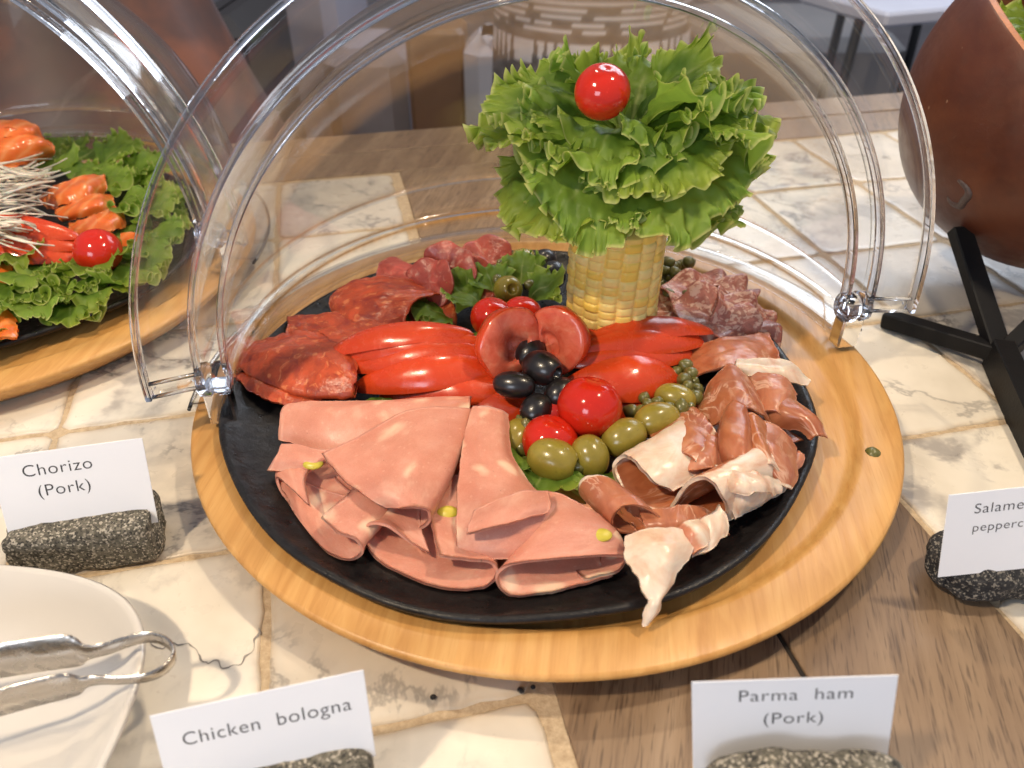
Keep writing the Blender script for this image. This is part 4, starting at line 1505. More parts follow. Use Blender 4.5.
disc('chorizo_slice', 'round chorizo slice standing upright left of the back capers', 'chorizo slice', CG, at(448, 270, 4.0), (-.25, -.8, .55), 1.75, CHORP, 21, amp=.12)
disc('chorizo_slice', 'round chorizo slice leaning behind the back capers', 'chorizo slice', CG, at(488, 262, 3.7), (.3, -.6, .7), 1.8, CHORP, 22, amp=.15)
disc('chorizo_slice', 'chorizo slice rolled between the standing slice and tall fold', 'chorizo slice', CG, at(430, 284, 3.7), (-.5, -.6, .6), 1.7, CHORP, 23, amp=.25)
disc('chorizo_slice', 'chorizo slice lying flat under the tall chorizo fold', 'chorizo slice', CG, at(418, 318, 2.6), (.1, -.3, .95), 2.2, CHOR, 25, amp=.2)
disc('chorizo_slice', 'small dark chorizo slice behind the corn side sprig', 'chorizo slice', CG, at(470, 282, 3.3), (.1, -.5, .8), 1.7, CHORP, 24, amp=.2)


# ------------------------------------------------------------------ corn cob and frilly lettuce
def corn(c, z0, z1, R):
    nrow, per = 16, 14
    nh = int((z1 - z0) / .5) * 12
    nt = nrow * per
    V, K = [], []
    rk = random.Random(5)
    cols = {}
    for i in range(nh + 1):
        z = z0 + (z1 - z0) * i / nh
        for k in range(nt):
            row, fr_ = divmod(k, per)
            tt = (fr_ + .5) / per * 2 - 1
            ph = (row * .37 + .15 * math.sin(row * 2.3)) % 1
            zz = (z - z0) / .50 + ph + .12 * math.sin(z * 1.3 + row)
            cell = math.floor(zz)
            zt = (zz - cell) * 2 - 1
            b = (1 - abs(tt) ** 3.6) ** .6 * (.45 + .55 * (1 - abs(zt) ** 4) ** .5)
            key = (row, cell)
            if key not in cols:
                cols[key] = (rk.random(), rk.random() ** 2, rk.random())
            r = R - .26 + .26 * b + (cols[key][2] - .5) * .09 * b
            th = 2 * math.pi * (k + .5) / nt + .03 * math.sin(z * .8)
            V.append((c[0] + r * math.cos(th), c[1] + r * math.sin(th), z))
            K.append(cols[key])
    F = grid_faces(nh + 1, nt, False, True)
    F.append(tuple(nh * nt + k for k in range(nt)))
    o = mk('corn_cob', V, F, CORN, attrs={'kern': np.array(K)})
    return tag(o, 'yellow corn cob standing upright in the middle of the plate', 'corn cob')


cobL, cobR = aty(566, 300, 36.4), aty(658, 300, 36.4)
COB = (cobL + cobR) / 2
COBR = (cobR[0] - cobL[0]) / 2
COBTOP = aty(613, 256, 36.4 - COBR)[2]
corn((COB[0], 36.4), 1.9, COBTOP + .8, COBR)


def leaf_vf(base, phi, e0, curl, L, am, cup, ruf, seed, roll=0.0, ns=40, na=380):
    """one frilled leaf: a fan about its base, bent along the midrib, gathered into curls towards the margin"""
    rr = random.Random(seed)
    arcl = 2 * am * L
    kb = 2 * math.pi / rr.uniform(2.6, 3.6) * L      # long waves every ~3.4 cm of margin
    ks = 2 * math.pi / rr.uniform(.55, .75) * L     # frills every ~1.2 cm
    p1, p2, p3 = rr.uniform(0, 6.3), rr.uniform(0, 6.3), rr.uniform(0, 6.3)
    h = np.array([math.cos(phi), math.sin(phi), 0])
    lat = np.cross(Z_, h)
    n = 60
    tab = [(0.0, 0.0)]
    for i in range(1, n + 1):
        e = e0 - curl * (i / n) ** 1.25
        tab.append((tab[-1][0] + math.cos(e) * 1.25 / n, tab[-1][1] + math.sin(e) * 1.25 / n))
    tab = np.array(tab)
    s_ = .04 + .96 * (1 - (1 - np.linspace(0, 1, ns)) ** (2.2 if L > 4.2 else 1.8))
    al = np.linspace(-am, am, na)
    Sg, A = np.meshgrid(s_, al, indexing='ij')
    nn = lambda f, o: np.array([noise.noise(Vector((a * f + seed * 1.3, seed * .7 + o, o))) for a in al])
    jag = nn(L * 1.3, 1) * .06 + nn(L * 4.0, 3) * .012 + nn(1.8, 5) * .18
    outl = (.74 + .26 * np.cos(A / am * 1.3)) * (1 + jag[None, :] * Sg ** 2.5)
    warp = (nn(L * .45, 7) * 2.6)[None, :]
    amp = np.clip(.55 + nn(L * .5, 11) * 1.2, .15, 1.3)[None, :]
    big = np.sin(kb * A + p1 + warp)
    phs = ks * A + p2 + warp * 2.2 + (1.2 + 5.0 * nn(L * .6, 23)[None, :]) * Sg * L * .35
    sm = np.sin(phs)
    fr3 = np.sin(2.3 * phs + p1 + 2 * warp) * np.clip((Sg - .86) / .14, 0, 1) ** 1.2
    mid_ = np.sin(2.1 * kb * A + p2 + 1.3 * warp)
    zc = min(.24, .80 / L)
    zm = min(.5, 2.0 / L)
    z1 = np.clip((Sg - 1 + zc) / zc, 0, 1)
    wob = ruf * (.55 * big * Sg ** 3 + .38 * mid_ * np.clip((Sg - 1 + zm) / zm, 0, 1) ** 1.6 + .80 * sm * amp * z1 ** 1.15 + .16 * fr3)
    bl = np.array([[noise.noise(Vector((s * L * .9 * math.cos(a) + seed, s * L * .9 * math.sin(a), seed))) + .5 * noise.noise(Vector((s * L * 2.0 * math.cos(a) + seed, s * L * 2.0 * math.sin(a), seed + 4))) for a in al[::3]] for s in s_])
    bl = np.array([np.interp(al, al[::3], row) for row in bl])
    wob = wob + .28 * bl
    tang = ruf * (.75 * np.cos(phs) * amp * z1 ** 1.3 + .12 * np.cos(2.3 * phs + p3) * np.clip((Sg - .78) / .22, 0, 1) ** 2)
    rad = ruf * .16 * np.sin(phs * .5 + p3) * amp * np.clip((Sg - .6) / .4, 0, 1) ** 2
    r = L * Sg * outl + rad
    a_ = r * np.cos(A) - tang * np.sin(A)
    b_ = r * np.sin(A) + tang * np.cos(A)
    q = np.clip(a_ / L / 1.25, -.3, 1)
    idx = np.clip(q, 0, 1) * n
    ch = np.interp(idx, np.arange(n + 1), tab[:, 0]) * L
    cz = np.interp(idx, np.arange(n + 1), tab[:, 1]) * L
    neg = np.minimum(q, 0) * 1.25 * L
    ch = ch + neg * math.cos(e0)
    cz = cz + neg * math.sin(e0)
    ang = e0 - curl * np.clip(q, 0, 1) ** 1.25
    # the margin rolls over: the last fifth bends further
    rollm = np.clip((Sg - .72) / .28, 0, 1) ** 2 * (nn(L * .4, 17)[None, :] * 1.6)
    Nh, Nz = -np.sin(ang), np.cos(ang)
    w = wob + cup * b_ * b_ / L + ruf * 1.3 * rollm
    if roll:
        lat = lat * math.cos(roll) + Z_ * math.sin(roll)
    P = np.asarray(base)[None, None, :] + (ch + Nh * w)[..., None] * h + (cz + Nz * w)[..., None] * Z_ + b_[..., None] * lat
    rib = np.clip(1 - np.abs(A) / (.16 * (1.1 - Sg) + .02), 0, 1) * (1 - Sg) ** .6 + np.clip(.28 - Sg, 0, 1) * 2.2
    vein = (.5 + .5 * np.cos(A * 17 / am + 2.2 * np.sin(Sg * 6 + A * 3) + p1)) ** 6 * (1 - Sg * .6)
    F = grid_faces(ns, na)
    return P.reshape(-1, 3), F, {'edge': Sg.reshape(-1), 'rib': np.clip(rib, 0, 1).reshape(-1), 'vein': vein.reshape(-1)}


HEAD = np.array([COB[0], 36.4, 0])
hd = thing('frilly_lettuce', 'bushy green frilled lettuce head crowning the corn cob', 'lettuce', (HEAD[0], HEAD[1], COBTOP))
rl = random.Random(21)
LEAVES = []
ZB = COBTOP
# (azimuth, height of base, elevation, curl, length, half angle, ruffle, cup)
for ph, zb, e0, cu, L, am in (
        (-122, 3.9, 12, 90, 6.6, 1.15), (-55, 3.9, 14, 90, 6.9, 1.2), (-8, 3.4, 10, 80, 7.0, 1.05), (-165, 3.2, 6, 78, 6.9, 1.05), (170, 2.8, 10, 70, 5.8, .95),
        (25, 2.8, 12, 80, 6.2, .95), (75, 2.6, 10, 70, 5.4, .95), (120, 2.6, 10, 70, 5.4, .95), (2, 3.6, 16, 72, 7.0, .9),
        (-96, 4.5, 34, 120, 4.9, .95), (-55, 4.5, 36, 112, 5.6, .95), (-140, 4.3, 30, 95, 5.6, .9), (178, 4.2, 24, 55, 7.3, .8), (-20, 4.4, 32, 90, 6.8, .95), (35, 4.2, 26, 85, 7.0, .95),
        (80, 4.0, 28, 75, 6.0, .95), (125, 4.0, 28, 75, 6.0, .95), (155, 4.4, 28, 55, 6.8, .8), (15, 4.6, 34, 75, 7.2, .85), (-168, 4.4, 30, 60, 6.8, .75),
        (-75, 5.0, 40, 115, 4.4, .95), (-118, 5.0, 38, 105, 4.6, .9), (-28, 5.2, 44, 95, 5.6, .95), (10, 5.2, 46, 85, 6.0, .95), (50, 4.6, 46, 80, 5.6, .95), (90, 4.6, 48, 65, 5.2, .9), (130, 4.6, 48, 65, 5.2, .85), (165, 4.8, 42, 70, 5.6, .85),
        (25, 5.0, 56, 60, 5.2, .9), (70, 4.8, 62, 50, 4.8, .8), (110, 4.8, 64, 45, 4.8, .7), (150, 4.8, 56, 50, 4.8, .75)):
    LEAVES.append((ph + rl.uniform(-6, 6), ZB + .75 + zb * .9, e0 + rl.uniform(-5, 5), cu + rl.uniform(-10, 10), L * rl.uniform(.86, .95), am, rl.uniform(.46, .60), rl.uniform(-.25, .45)))
for k, (ph, zb, e0, cu, L, am, ru, cp_) in enumerate(LEAVES):
    b = HEAD + np.array([math.cos(R_(ph)) * .5, math.sin(R_(ph)) * .5, zb])
    V, F, A = leaf_vf(b, R_(ph), R_(e0), R_(cu), L, am, cp_ * .5, ru, 50 + k, rl.uniform(-.55, .55))
    mk('leaf', V, F, LETT, hd, attrs=A)
TOMT = aty(602, 92, HEAD[1] - 2.6)
cherry(TOMT, 1.22, 'cherry tomato resting on top of the frilly lettuce head', (.1, -.2, 1), 9)


def sprig(p, phi, e0, curl, L, am, ruf, seed, label, group='lettuce sprigs tucked among the meats'):
    V, F, A = leaf_vf(at(*p), R_(phi), R_(e0), R_(curl), L, am, .2, ruf * .8, seed, ns=20, na=110)
    return tag(mk('lettuce_leaf', V, F, LETT, attrs=A), label, 'lettuce leaf', group)


sprig((548, 468, 2.5), -110, 25, 40, 2.6, 1.3, .42, 1, 'curly lettuce sprig under the pitted green olive by the bologna')
sprig((536, 455, 2.5), -150, 30, 30, 2.0, 1.1, .38, 2, 'small lettuce curl between the bologna strip and the olives')
sprig((590, 476, 2.3), -60, 30, 30, 1.6, 1.1, .3, 3, 'tiny lettuce bit beside the brown ham roll')
sprig((480, 305, 2.8), 160, 40, 40, 2.6, 1.2, .4, 4, 'lettuce sprig left of the tomato heart touching the tall chorizo')
sprig((470, 296, 3.0), 110, 60, 30, 1.9, .7, .25, 5, 'pale lettuce stalk piece behind the tomato heart')
sprig((530, 300, 3.0), 20, 45, 40, 2.6, 1.1, .4, 6, 'lettuce sprig between the back olive and the corn cob')
sprig((520, 285, 2.9), 80, 55, 40, 2.4, 1.1, .4, 7, 'lettuce sprig right behind the back green olive')
sprig((495, 292, 3.0), 120, 50, 50, 2.2, 1.1, .4, 8, 'lettuce sprig between the leaning chorizo and the back olive')
sprig((452, 316, 2.5), 200, 35, 40, 2.6, 1.2, .4, 10, 'lettuce sprig behind the left tomato fan beside the tall chorizo')
sprig((425, 322, 2.3), 170, 25, 30, 2.2, 1.1, .4, 11, 'lettuce bit under the right end of the tall chorizo fold')
sprig((466, 330, 2.4), -120, 30, 40, 2.0, 1.1, .4, 12, 'lettuce bit squeezed between the left tomato fan and tomato heart')
sprig((385, 398, 2.3), -100, 15, 20, 1.8, 1.1, .3, 9, 'dark lettuce bit under the front wedge of the left tomato fan')

# ------------------------------------------------------------------ stones and name cards
def stone(c, ex, hx, hy, hz, mat, label, seed, pw=4.0, amp=.25, fq=.45):
    ex = np.asarray(ex, float)
    ex /= np.linalg.norm(ex)
    ey = np.cross(Z_, ex)
    n1, n2 = 40, 72
    V = []
    for i in range(n1 + 1):
        th = math.pi * i / n1
        for k in range(n2):
            ph = 2 * math.pi * k / n2
            d = np.array([math.sin(th) * math.cos(ph), math.sin(th) * math.sin(ph), math.cos(th)])
            l = (np.abs(d) ** pw).sum() ** (-1 / pw)
            V.append(d * l)
    V = np.array(V) * np.array([hx, hy, hz])
    r = V / (np.linalg.norm(V, axis=1, keepdims=True) + 1e-9)
    V = V + r * (nfield(V, fq, seed) * amp + nfield(V, fq * 3.4, seed + 3) * amp * .35 + nfield(V, fq * 8, seed + 5) * amp * .14)[:, None]
    V[:, 2] = np.maximum(V[:, 2] + hz, 0)
    W = np.outer(V[:, 0], ex) + np.outer(V[:, 1], ey) + np.outer(V[:, 2], Z_) + np.array([c[0], c[1], 0.02])
    o = mk('card_holder_stone', W, grid_faces(n1 + 1, n2, False, True), mat)
    return tag(o, label, 'stone', 'stones holding the name cards')


def text_mesh(name, body, size, origin, ex, ey, nrm, parent, space=1.08):
    cu = bpy.data.curves.new(name, 'FONT')
    cu.body = body
    cu.size = size
    cu.space_character = space
    cu.extrude = 0.0
    cu.align_x = 'CENTER'
    cu.align_y = 'CENTER'
    cu.offset = -.006 * size
    tmp = bpy.data.objects.new(name, cu)
    COL.objects.link(tmp)
    dg = bpy.context.evaluated_depsgraph_get()
    me = tmp.evaluated_get(dg).to_mesh()
    V = np.array([tuple(v.co) for v in me.vertices])
    F = [tuple(p.vertices) for p in me.polygons]
    tmp.evaluated_get(dg).to_mesh_clear()
    bpy.data.objects.remove(tmp)
    bpy.data.curves.remove(cu)
    W = np.asarray(origin)[None, :] + np.outer(V[:, 0], ex) + np.outer(V[:, 1], ey) + np.asarray(nrm)[None, :] * .022
    return mk(name, W, F, INK, parent, smooth=False)


def card(bl, br, tr, label, lines, bend=.05):
    """paper card from three world corners"""
    bl, br, tr = (np.asarray(p, float) for p in (bl, br, tr))
    ex, ey = br - bl, tr - br
    W, H = np.linalg.norm(ex), np.linalg.norm(ey)
    ux, uy = ex / W, ey / H
    nrm = np.cross(ux, uy)
    nrm /= np.linalg.norm(nrm)
    n1, n2 = 12, 16
    G = np.zeros((n1, n2, 3))
    for i in range(n1):
        for j in range(n2):
            s, t = i / (n1 - 1), j / (n2 - 1)
            G[i, j] = bl + ex * t + ey * s - nrm * bend * (t - .5) ** 2 * 4 * 0
    o = slab('name_card', G, PAPER, None, .035, smooth=False)
    tag(o, label, 'name card', 'white name cards in stones')
    for body, size, tx, ty in lines:
        text_mesh('lettering', body, size, bl + ex * tx + ey * ty, ux, uy, nrm, o)
    return o


# Chorizo
br = at(158, 522, 1.6)
tr = aty(142, 438, br[1] + 1.1)
tl = aty(0, 457, tr[1] - 1.2)
ux = (tl - tr)
bl = br + ux * 1.08
card(bl, br, tr, 'white card reading Chorizo (Pork) behind the rectangular grey stone',
     [('Chorizo', .76, .415, .80), ('(Pork)', .76, .43, .56)])
c0 = (at(16, 569, 0) + at(157, 566, 0)) / 2
stone(c0 + np.array([0, .95, 0]), at(157, 560, 0) - at(16, 578, 0), 2.95, 1.25, 1.15, GRAN, 'rectangular grey granite block holding the Chorizo card', 3, 14, .2, .8)
# Parma ham
bl = at(694, 800, 1.2)
tr_ = aty(898, 675, bl[1] + 1.0)
tl_ = aty(692, 682, bl[1] + 1.0)
brp = bl + (tr_ - tl_)
card(bl, brp, tr_, 'white card reading Parma ham (Pork) standing on the planks in front of the board',
     [('Parma  ham', .66, .51, .875), ('(Pork)', .66, .505, .69)])
cp = (bl + brp) / 2
sy = cp[1] - .8
stone(np.array([cp[0] - .1, sy, 0]), (1, .02, 0), 2.9, 1.0, aty(790, 774, sy)[2] / 2, GRAN, 'grey speckled stone under the Parma ham card', 5, 5, .3)
# Chicken bologna
blc = at(172, 800, 1.2)
trc = aty(363, 670, blc[1] + 1.9)
tlc = aty(150, 716, blc[1] + 1.0)
brc = blc + (trc - tlc)
card(blc, brc, trc, 'white card reading Chicken bologna tilted up to the right',
     [('Chicken  bologna', .70, .52, .66)])
cc = (blc + brc) / 2
stone(cc + np.array([.8, -.45, 0]), trc - tlc, 2.6, 1.0, 1.2, GRAN, 'grey speckled stone under the Chicken bologna card', 8, 5, .3)
# Salame
bls = at(938, 577, 1.9)
tls = aty(949, 495, bls[1] + .9)
trs = aty(1024, 487, tls[1] + .1)
ex_ = (trs - tls)
ex_ = ex_ / np.linalg.norm(ex_) * 7.2
card(bls, bls + ex_, tls + ex_, 'white card reading Salame peppercorn in the black stone',
     [('Salame', .64, .275, .80), ('peppercorn', .56, .345, .575)])
cs = at(985, 600, 0)
stone(cs + np.array([.6, 1.0, 0]), (1, .12, 0), 3.0, 1.75, 1.25, BASALT, 'rounded black stone holding the Salame card', 12, 2.6, .45)

# ------------------------------------------------------------------ white dish with tongs
DC = np.array([-21.6, 12.6, 0])
dish_prof = [(0, .0), (6.2, .0), (6.6, .25), (7.6, .9), (8.5, 1.7), (8.95, 2.1), (9.05, 2.25), (8.92, 2.36), (8.7, 2.25), (8.2, 1.75), (7.2, 1.05), (6.2, .65), (4.0, .5), (0, .48)]


def superell(c, n, rot, kx, ky):
    def fn(V):
        P = V - c
        x = P[:, 0] * math.cos(rot) + P[:, 1] * math.sin(rot)
        y = -P[:, 0] * math.sin(rot) + P[:, 1] * math.cos(rot)
        r = np.hypot(x, y) + 1e-9
        th = np.arctan2(y, x)
        k = (np.abs(np.cos(th)) ** n + np.abs(np.sin(th)) ** n) ** (-1 / n)
        x, y = np.cos(th) * r * k * kx, np.sin(th) * r * k * ky
        Q = np.stack([c[0] + x * math.cos(rot) - y * math.sin(rot), c[1] + x * math.sin(rot) + y * math.cos(rot), V[:, 2]], 1)
        return Q
    return fn


tag(lathe('white_dish', dish_prof, CERAM, DC, n=120, fn=superell(DC, 3.0, R_(-5), .965, .885), wob=.12, wf=.2), 'white ceramic dish with raised rim under the tongs', 'dish')


def ribbon(name, path, hgt, th, mat, parent=None, lean=0.0):
    P = np.asarray(path, float)
    T = np.gradient(P, axis=0)
    T[:, 2] = 0
    T /= np.linalg.norm(T, axis=1, keepdims=True) + 1e-9
    Nn = np.stack([-T[:, 1], T[:, 0], np.zeros(len(P))], 1)
    hgt = np.asarray(hgt, float)
    V = []
    for p, n_, h in zip(P, Nn, hgt):
        up = Z_ * math.cos(lean) + n_ * math.sin(lean)
        b = min(.06, th / 2)
        for a, q in ((-th / 2, -h / 2 + b), (-th / 2, h / 2 - b), (-th / 2 + b, h / 2), (th / 2 - b, h / 2), (th / 2, h / 2 - b), (th / 2, -h / 2 + b), (th / 2 - b, -h / 2), (-th / 2 + b, -h / 2)):
            V.append(p + n_ * a + up * q)
    m = len(P)
    F = grid_faces(m, 8, False, True)
    F += [tuple(range(7, -1, -1)), tuple((m - 1) * 8 + k for k in range(8))]
    return mk(name, V, F, mat, parent)


tp = [(-150, 688, 3.0), (-60, 670, 3.0), (0, 661, 3.0), (40, 655, 3.0), (70, 651, 3.0), (78, 651, 3.0), (88, 652, 3.0), (108, 648, 3.0), (132, 640, 3.0), (152, 637, 3.0), (168, 643, 3.0), (174, 655, 3.0), (166, 668, 3.0),
      (148, 677, 3.0), (122, 680, 3.0), (98, 680, 3.0), (84, 682, 3.0), (74, 684, 3.0), (60, 687, 3.0), (20, 697, 3.0), (-40, 714, 3.0), (-130, 740, 3.0)]
hh = [1.6, 1.6, 1.6, 1.6, 1.6, 1.4, .72, .6, .55, .55, .55, .55, .55, .55, .55, .6, .75, 1.4, 1.6, 1.6, 1.6, 1.6]
pth = cr(np.array([at(*p) for p in tp]), 260)
tg = ribbon('serving_tongs', pth, cr(np.array(hh)[:, None], 260)[:, 0], .13, STEEL, None, .12)
tag(tg, 'hammered steel tongs resting across the white dish, loop end outward', 'tongs')

# ------------------------------------------------------------------ gourd bowl on its black stand
GC = aty(1082, 104, 48.0)
GR = 10.1


def on_ball(u, v):
    d = ray(u, v)
    o = np.array([0, 0, CAM_H])
    tt = d @ (GC - o) / (d @ d)
    b2 = GR ** 2 - np.linalg.norm(o + d * tt - GC) ** 2
    p = o + d * (tt - math.sqrt(max(b2, 0)) / np.linalg.norm(d))
    return (p - GC) / np.linalg.norm(p - GC)


p1, p2 = on_ball(983, -6), on_ball(1026, 58)
ee = (p1 - p2) / np.linalg.norm(p1 - p2)
ga = np.array([.45, .05, .89])
ga = ga - ee * (ga @ ee)
ga /= np.linalg.norm(ga)
RIMA = math.acos(float(ga @ p1))
gp = []
for k in range(31):
    th = math.pi - (math.pi - RIMA) * k / 30
    gp.append((GR * math.sin(th), GR * math.cos(th)))
gp2 = [(r * .93, h * .93 + (.0)) for r, h in gp]
lip = [(gp[-1][0] - .05, gp[-1][1] + .12), (gp2[-1][0] + .1, gp[-1][1] + .10)]
bowl = lathe('gourd_bowl', [(max(r, 0), h) for r, h in gp + lip[:1]], GOURD, GC, ga, 96, wob=.35, wf=.09, seed=2, cap=False)
tag(bowl, 'big glossy brown gourd bowl on a black stand, filled with lettuce', 'bowl')
lathe('cut_rim', [(gp[-1][0] - .05, gp[-1][1] + .1), (gp[-1][0] - .25, gp[-1][1] + .3), (gp2[-1][0], gp[-1][1] + .24), (gp2[-1][0] - .05, gp2[-1][1])] + [(max(r, 0), h) for r, h in gp2[::-1]], CUT, GC, ga, 96, parent=bowl, wob=.3, wf=.12, seed=5, cap=False)
kp = GC + on_ball(957, 192) * GR
kn = (kp - GC) / np.linalg.norm(kp - GC)
kx, ky, _ = frame(kn)
pa = [kp + kx * .75 * math.cos(a) * (1 + .2 * math.sin(3 * a)) + ky * .9 * math.sin(a) for a in np.linspace(-2.6, 1.5, 26)]
KNOT = mat_simple('gourd_scar', (.07, .045, .04), .4, .5, 3, .5)
tube('knot', pa, [.12 + .16 * math.sin(math.pi * k / 25) for k in range(26)], KNOT, bowl, 8)
for k, (ph, e0, dx) in enumerate([(200, 50, (-1, -2, 2)), (240, 55, (1, -3, 2)), (150, 60, (0, 2, 3)), (280, 50, (3, -3, 1)), (190, 75, (1, 0, 3)), (225, 30, (0, -3, 0)), (170, 30, (-2, 0, 2))]):
    V, F, A = leaf_vf(GC + ga * 1.0 + np.array(dx), R_(ph), R_(e0), R_(60), 6.5, 1.0, .2, .6, 400 + k)
    tag(mk('lettuce_leaf', V, F, LETT, attrs=A), 'frilly lettuce leaf inside the brown gourd bowl', 'lettuce leaf', 'lettuce in the gourd bowl')


def bar(name, a, b, w, h, parent):
    a, b = np.asarray(a), np.asarray(b)
    d_ = b - a
    L = np.linalg.norm(d_)
    x, y, z = frame(d_)
    return box(name, (a + b) / 2, x, y, z, w / 2, h / 2, L / 2, BLACKM, parent, .08)


n0 = at(1000, 352, 1.6)
st = thing('bowl_stand', 'black metal stand with crossed legs under the gourd bowl', 'stand', (n0[0], n0[1], 0))
n1_ = at(1003, 354, 1.2)
bar('foot', at(884, 318, .6), n1_, 1.0, 1.0, st)
bar('upright', n1_ + [0, 0, -.3], GC + on_ball(962, 226) * (GR + .25), 1.25, .8, st)
bar('upright', n1_ + [.3, .2, .1], aty(1100, 262, n1_[1] + 2.0), 1.0, .8, st)
bar('leg', n1_ + [-.1, .3, -.1], at(1050, 468, .6), 1.2, 1.9, st)

# ------------------------------------------------------------------ smoked salmon platter at the left
SGp = 'smoked salmon slices'


def salm(label, rows, seed, **kw):
    rows = [[(u, v, 3.0 + (z - 3.0) * .8) for u, v, z in r] for r in rows]
    o = sheet('salmon_slice', rows, SALM, thick=.14, rag=.18, crease=.08, wob=.14, wf=.6, seed=seed, nu=kw.pop('nu', 26), nv=kw.pop('nv', 44), **kw)
    return tag(o, label, 'salmon slice', SGp)


salm('big rolled smoked salmon slice at the top of the left platter', [
    [(-40, 168, 6.0), (-30, 150, 7.2), (0, 138, 7.6), (35, 137, 7.2), (52, 145, 6.0)],
    [(-40, 175, 5.4), (-25, 158, 6.8), (5, 148, 7.2), (36, 145, 6.8), (54, 152, 5.6)],
    [(-40, 182, 4.6), (-20, 172, 5.4), (5, 168, 5.6), (32, 164, 5.2), (50, 160, 4.6)]], 1)
salm('inner curl of the salmon roll at the top of the left platter', [
    [(-30, 136, 7.0), (-10, 124, 8.2), (15, 120, 8.4), (34, 124, 7.9), (44, 138, 6.6)],
    [(-30, 142, 6.8), (-8, 130, 8.0), (14, 127, 8.2), (32, 131, 7.7), (40, 142, 6.4)],
    [(-30, 148, 6.4), (-6, 140, 7.4), (12, 138, 7.5), (28, 140, 7.0), (36, 146, 6.2)]], 2)
salm('small curled salmon petal inside the top roll', [
    [(-8, 138, 7.2), (4, 128, 8.2), (18, 130, 8.0), (26, 140, 7.0)],
    [(-6, 142, 7.0), (5, 134, 7.8), (17, 135, 7.6), (24, 143, 6.8)],
    [(-4, 146, 6.6), (6, 141, 7.2), (16, 141, 7.0), (22, 146, 6.4)]], 3, nu=16, nv=24)
salm('orange salmon slice highest right of the radish shreds', [
    [(40, 198, 4.4), (60, 186, 5.4), (85, 176, 5.8), (105, 176, 5.0)],
    [(42, 204, 4.4), (62, 194, 5.4), (86, 186, 5.7), (106, 186, 4.8)],
    [(50, 210, 4.0), (68, 204, 4.8), (88, 198, 5.0), (104, 194, 4.4)]], 4)
salm('pale salmon slice in the middle below the highest one', [
    [(56, 212, 4.2), (78, 202, 5.1), (98, 194, 5.3), (112, 198, 4.4)],
    [(58, 218, 4.1), (80, 210, 5.0), (100, 203, 5.2), (116, 206, 4.2)],
    [(64, 222, 3.7), (84, 217, 4.4), (104, 212, 4.5), (116, 212, 3.9)]], 5)
salm('salmon slice with glossy folded end behind the cherry tomato', [
    [(70, 224, 3.9), (88, 218, 4.8), (108, 210, 5.0), (122, 210, 4.2)],
    [(70, 232, 3.9), (92, 226, 4.7), (112, 220, 4.9), (125, 220, 4.0)],
    [(76, 238, 3.6), (96, 235, 4.2), (114, 230, 4.3), (124, 228, 3.7)]], 6)
salm('salmon tip poking out right of the cherry tomato', [
    [(118, 238, 3.4), (130, 232, 3.9), (144, 236, 3.6)], [(122, 246, 3.2), (133, 242, 3.7), (145, 244, 3.3)], [(126, 252, 2.9), (134, 250, 3.1), (142, 250, 2.9)]], 7, nu=14, nv=18)
salm('salmon piece peeking through the front lettuce at the photo edge', [
    [(-20, 262, 4.2), (-5, 258, 4.5), (12, 266, 4.0)], [(-20, 278, 4.0), (-4, 276, 4.3), (12, 280, 3.7)], [(-18, 292, 3.4), (-2, 292, 3.6), (10, 290, 3.2)]], 8, nu=14, nv=18)
salm('salmon curl hanging low through the lettuce near the plate rim', [
    [(-8, 316, 3.2), (4, 310, 3.6), (16, 318, 3.2)], [(-8, 328, 3.0), (5, 324, 3.4), (18, 330, 3.0)], [(-6, 342, 2.8), (5, 340, 3.0), (15, 338, 2.8)]], 9, nu=14, nv=18)
SW = 'tomato wedges on the salmon'
wedge((-70, 228, 5.4), (76, 232, 5.0), (0, -.5, .86), 1.7, .62, 'tomato wedge topmost of three beside the radish shreds', 0, SW, seed=61)
wedge((-70, 242, 4.8), (80, 243, 4.4), (0, -.6, .8), 1.7, .62, 'tomato wedge in the middle of the three on the salmon', 0, SW, seed=62)
wedge((-70, 256, 4.2), (76, 254, 3.9), (0, -.6, .8), 1.6, .62, 'tomato wedge lowest of three, touching the cherry tomato', 0, SW, seed=63)
cherry(at(98, 251, 4.4), 1.45, 'cherry tomato on the salmon platter beside tomato slices', (.1, -.2, 1), 11)
V, F = [], []
rs = random.Random(8)
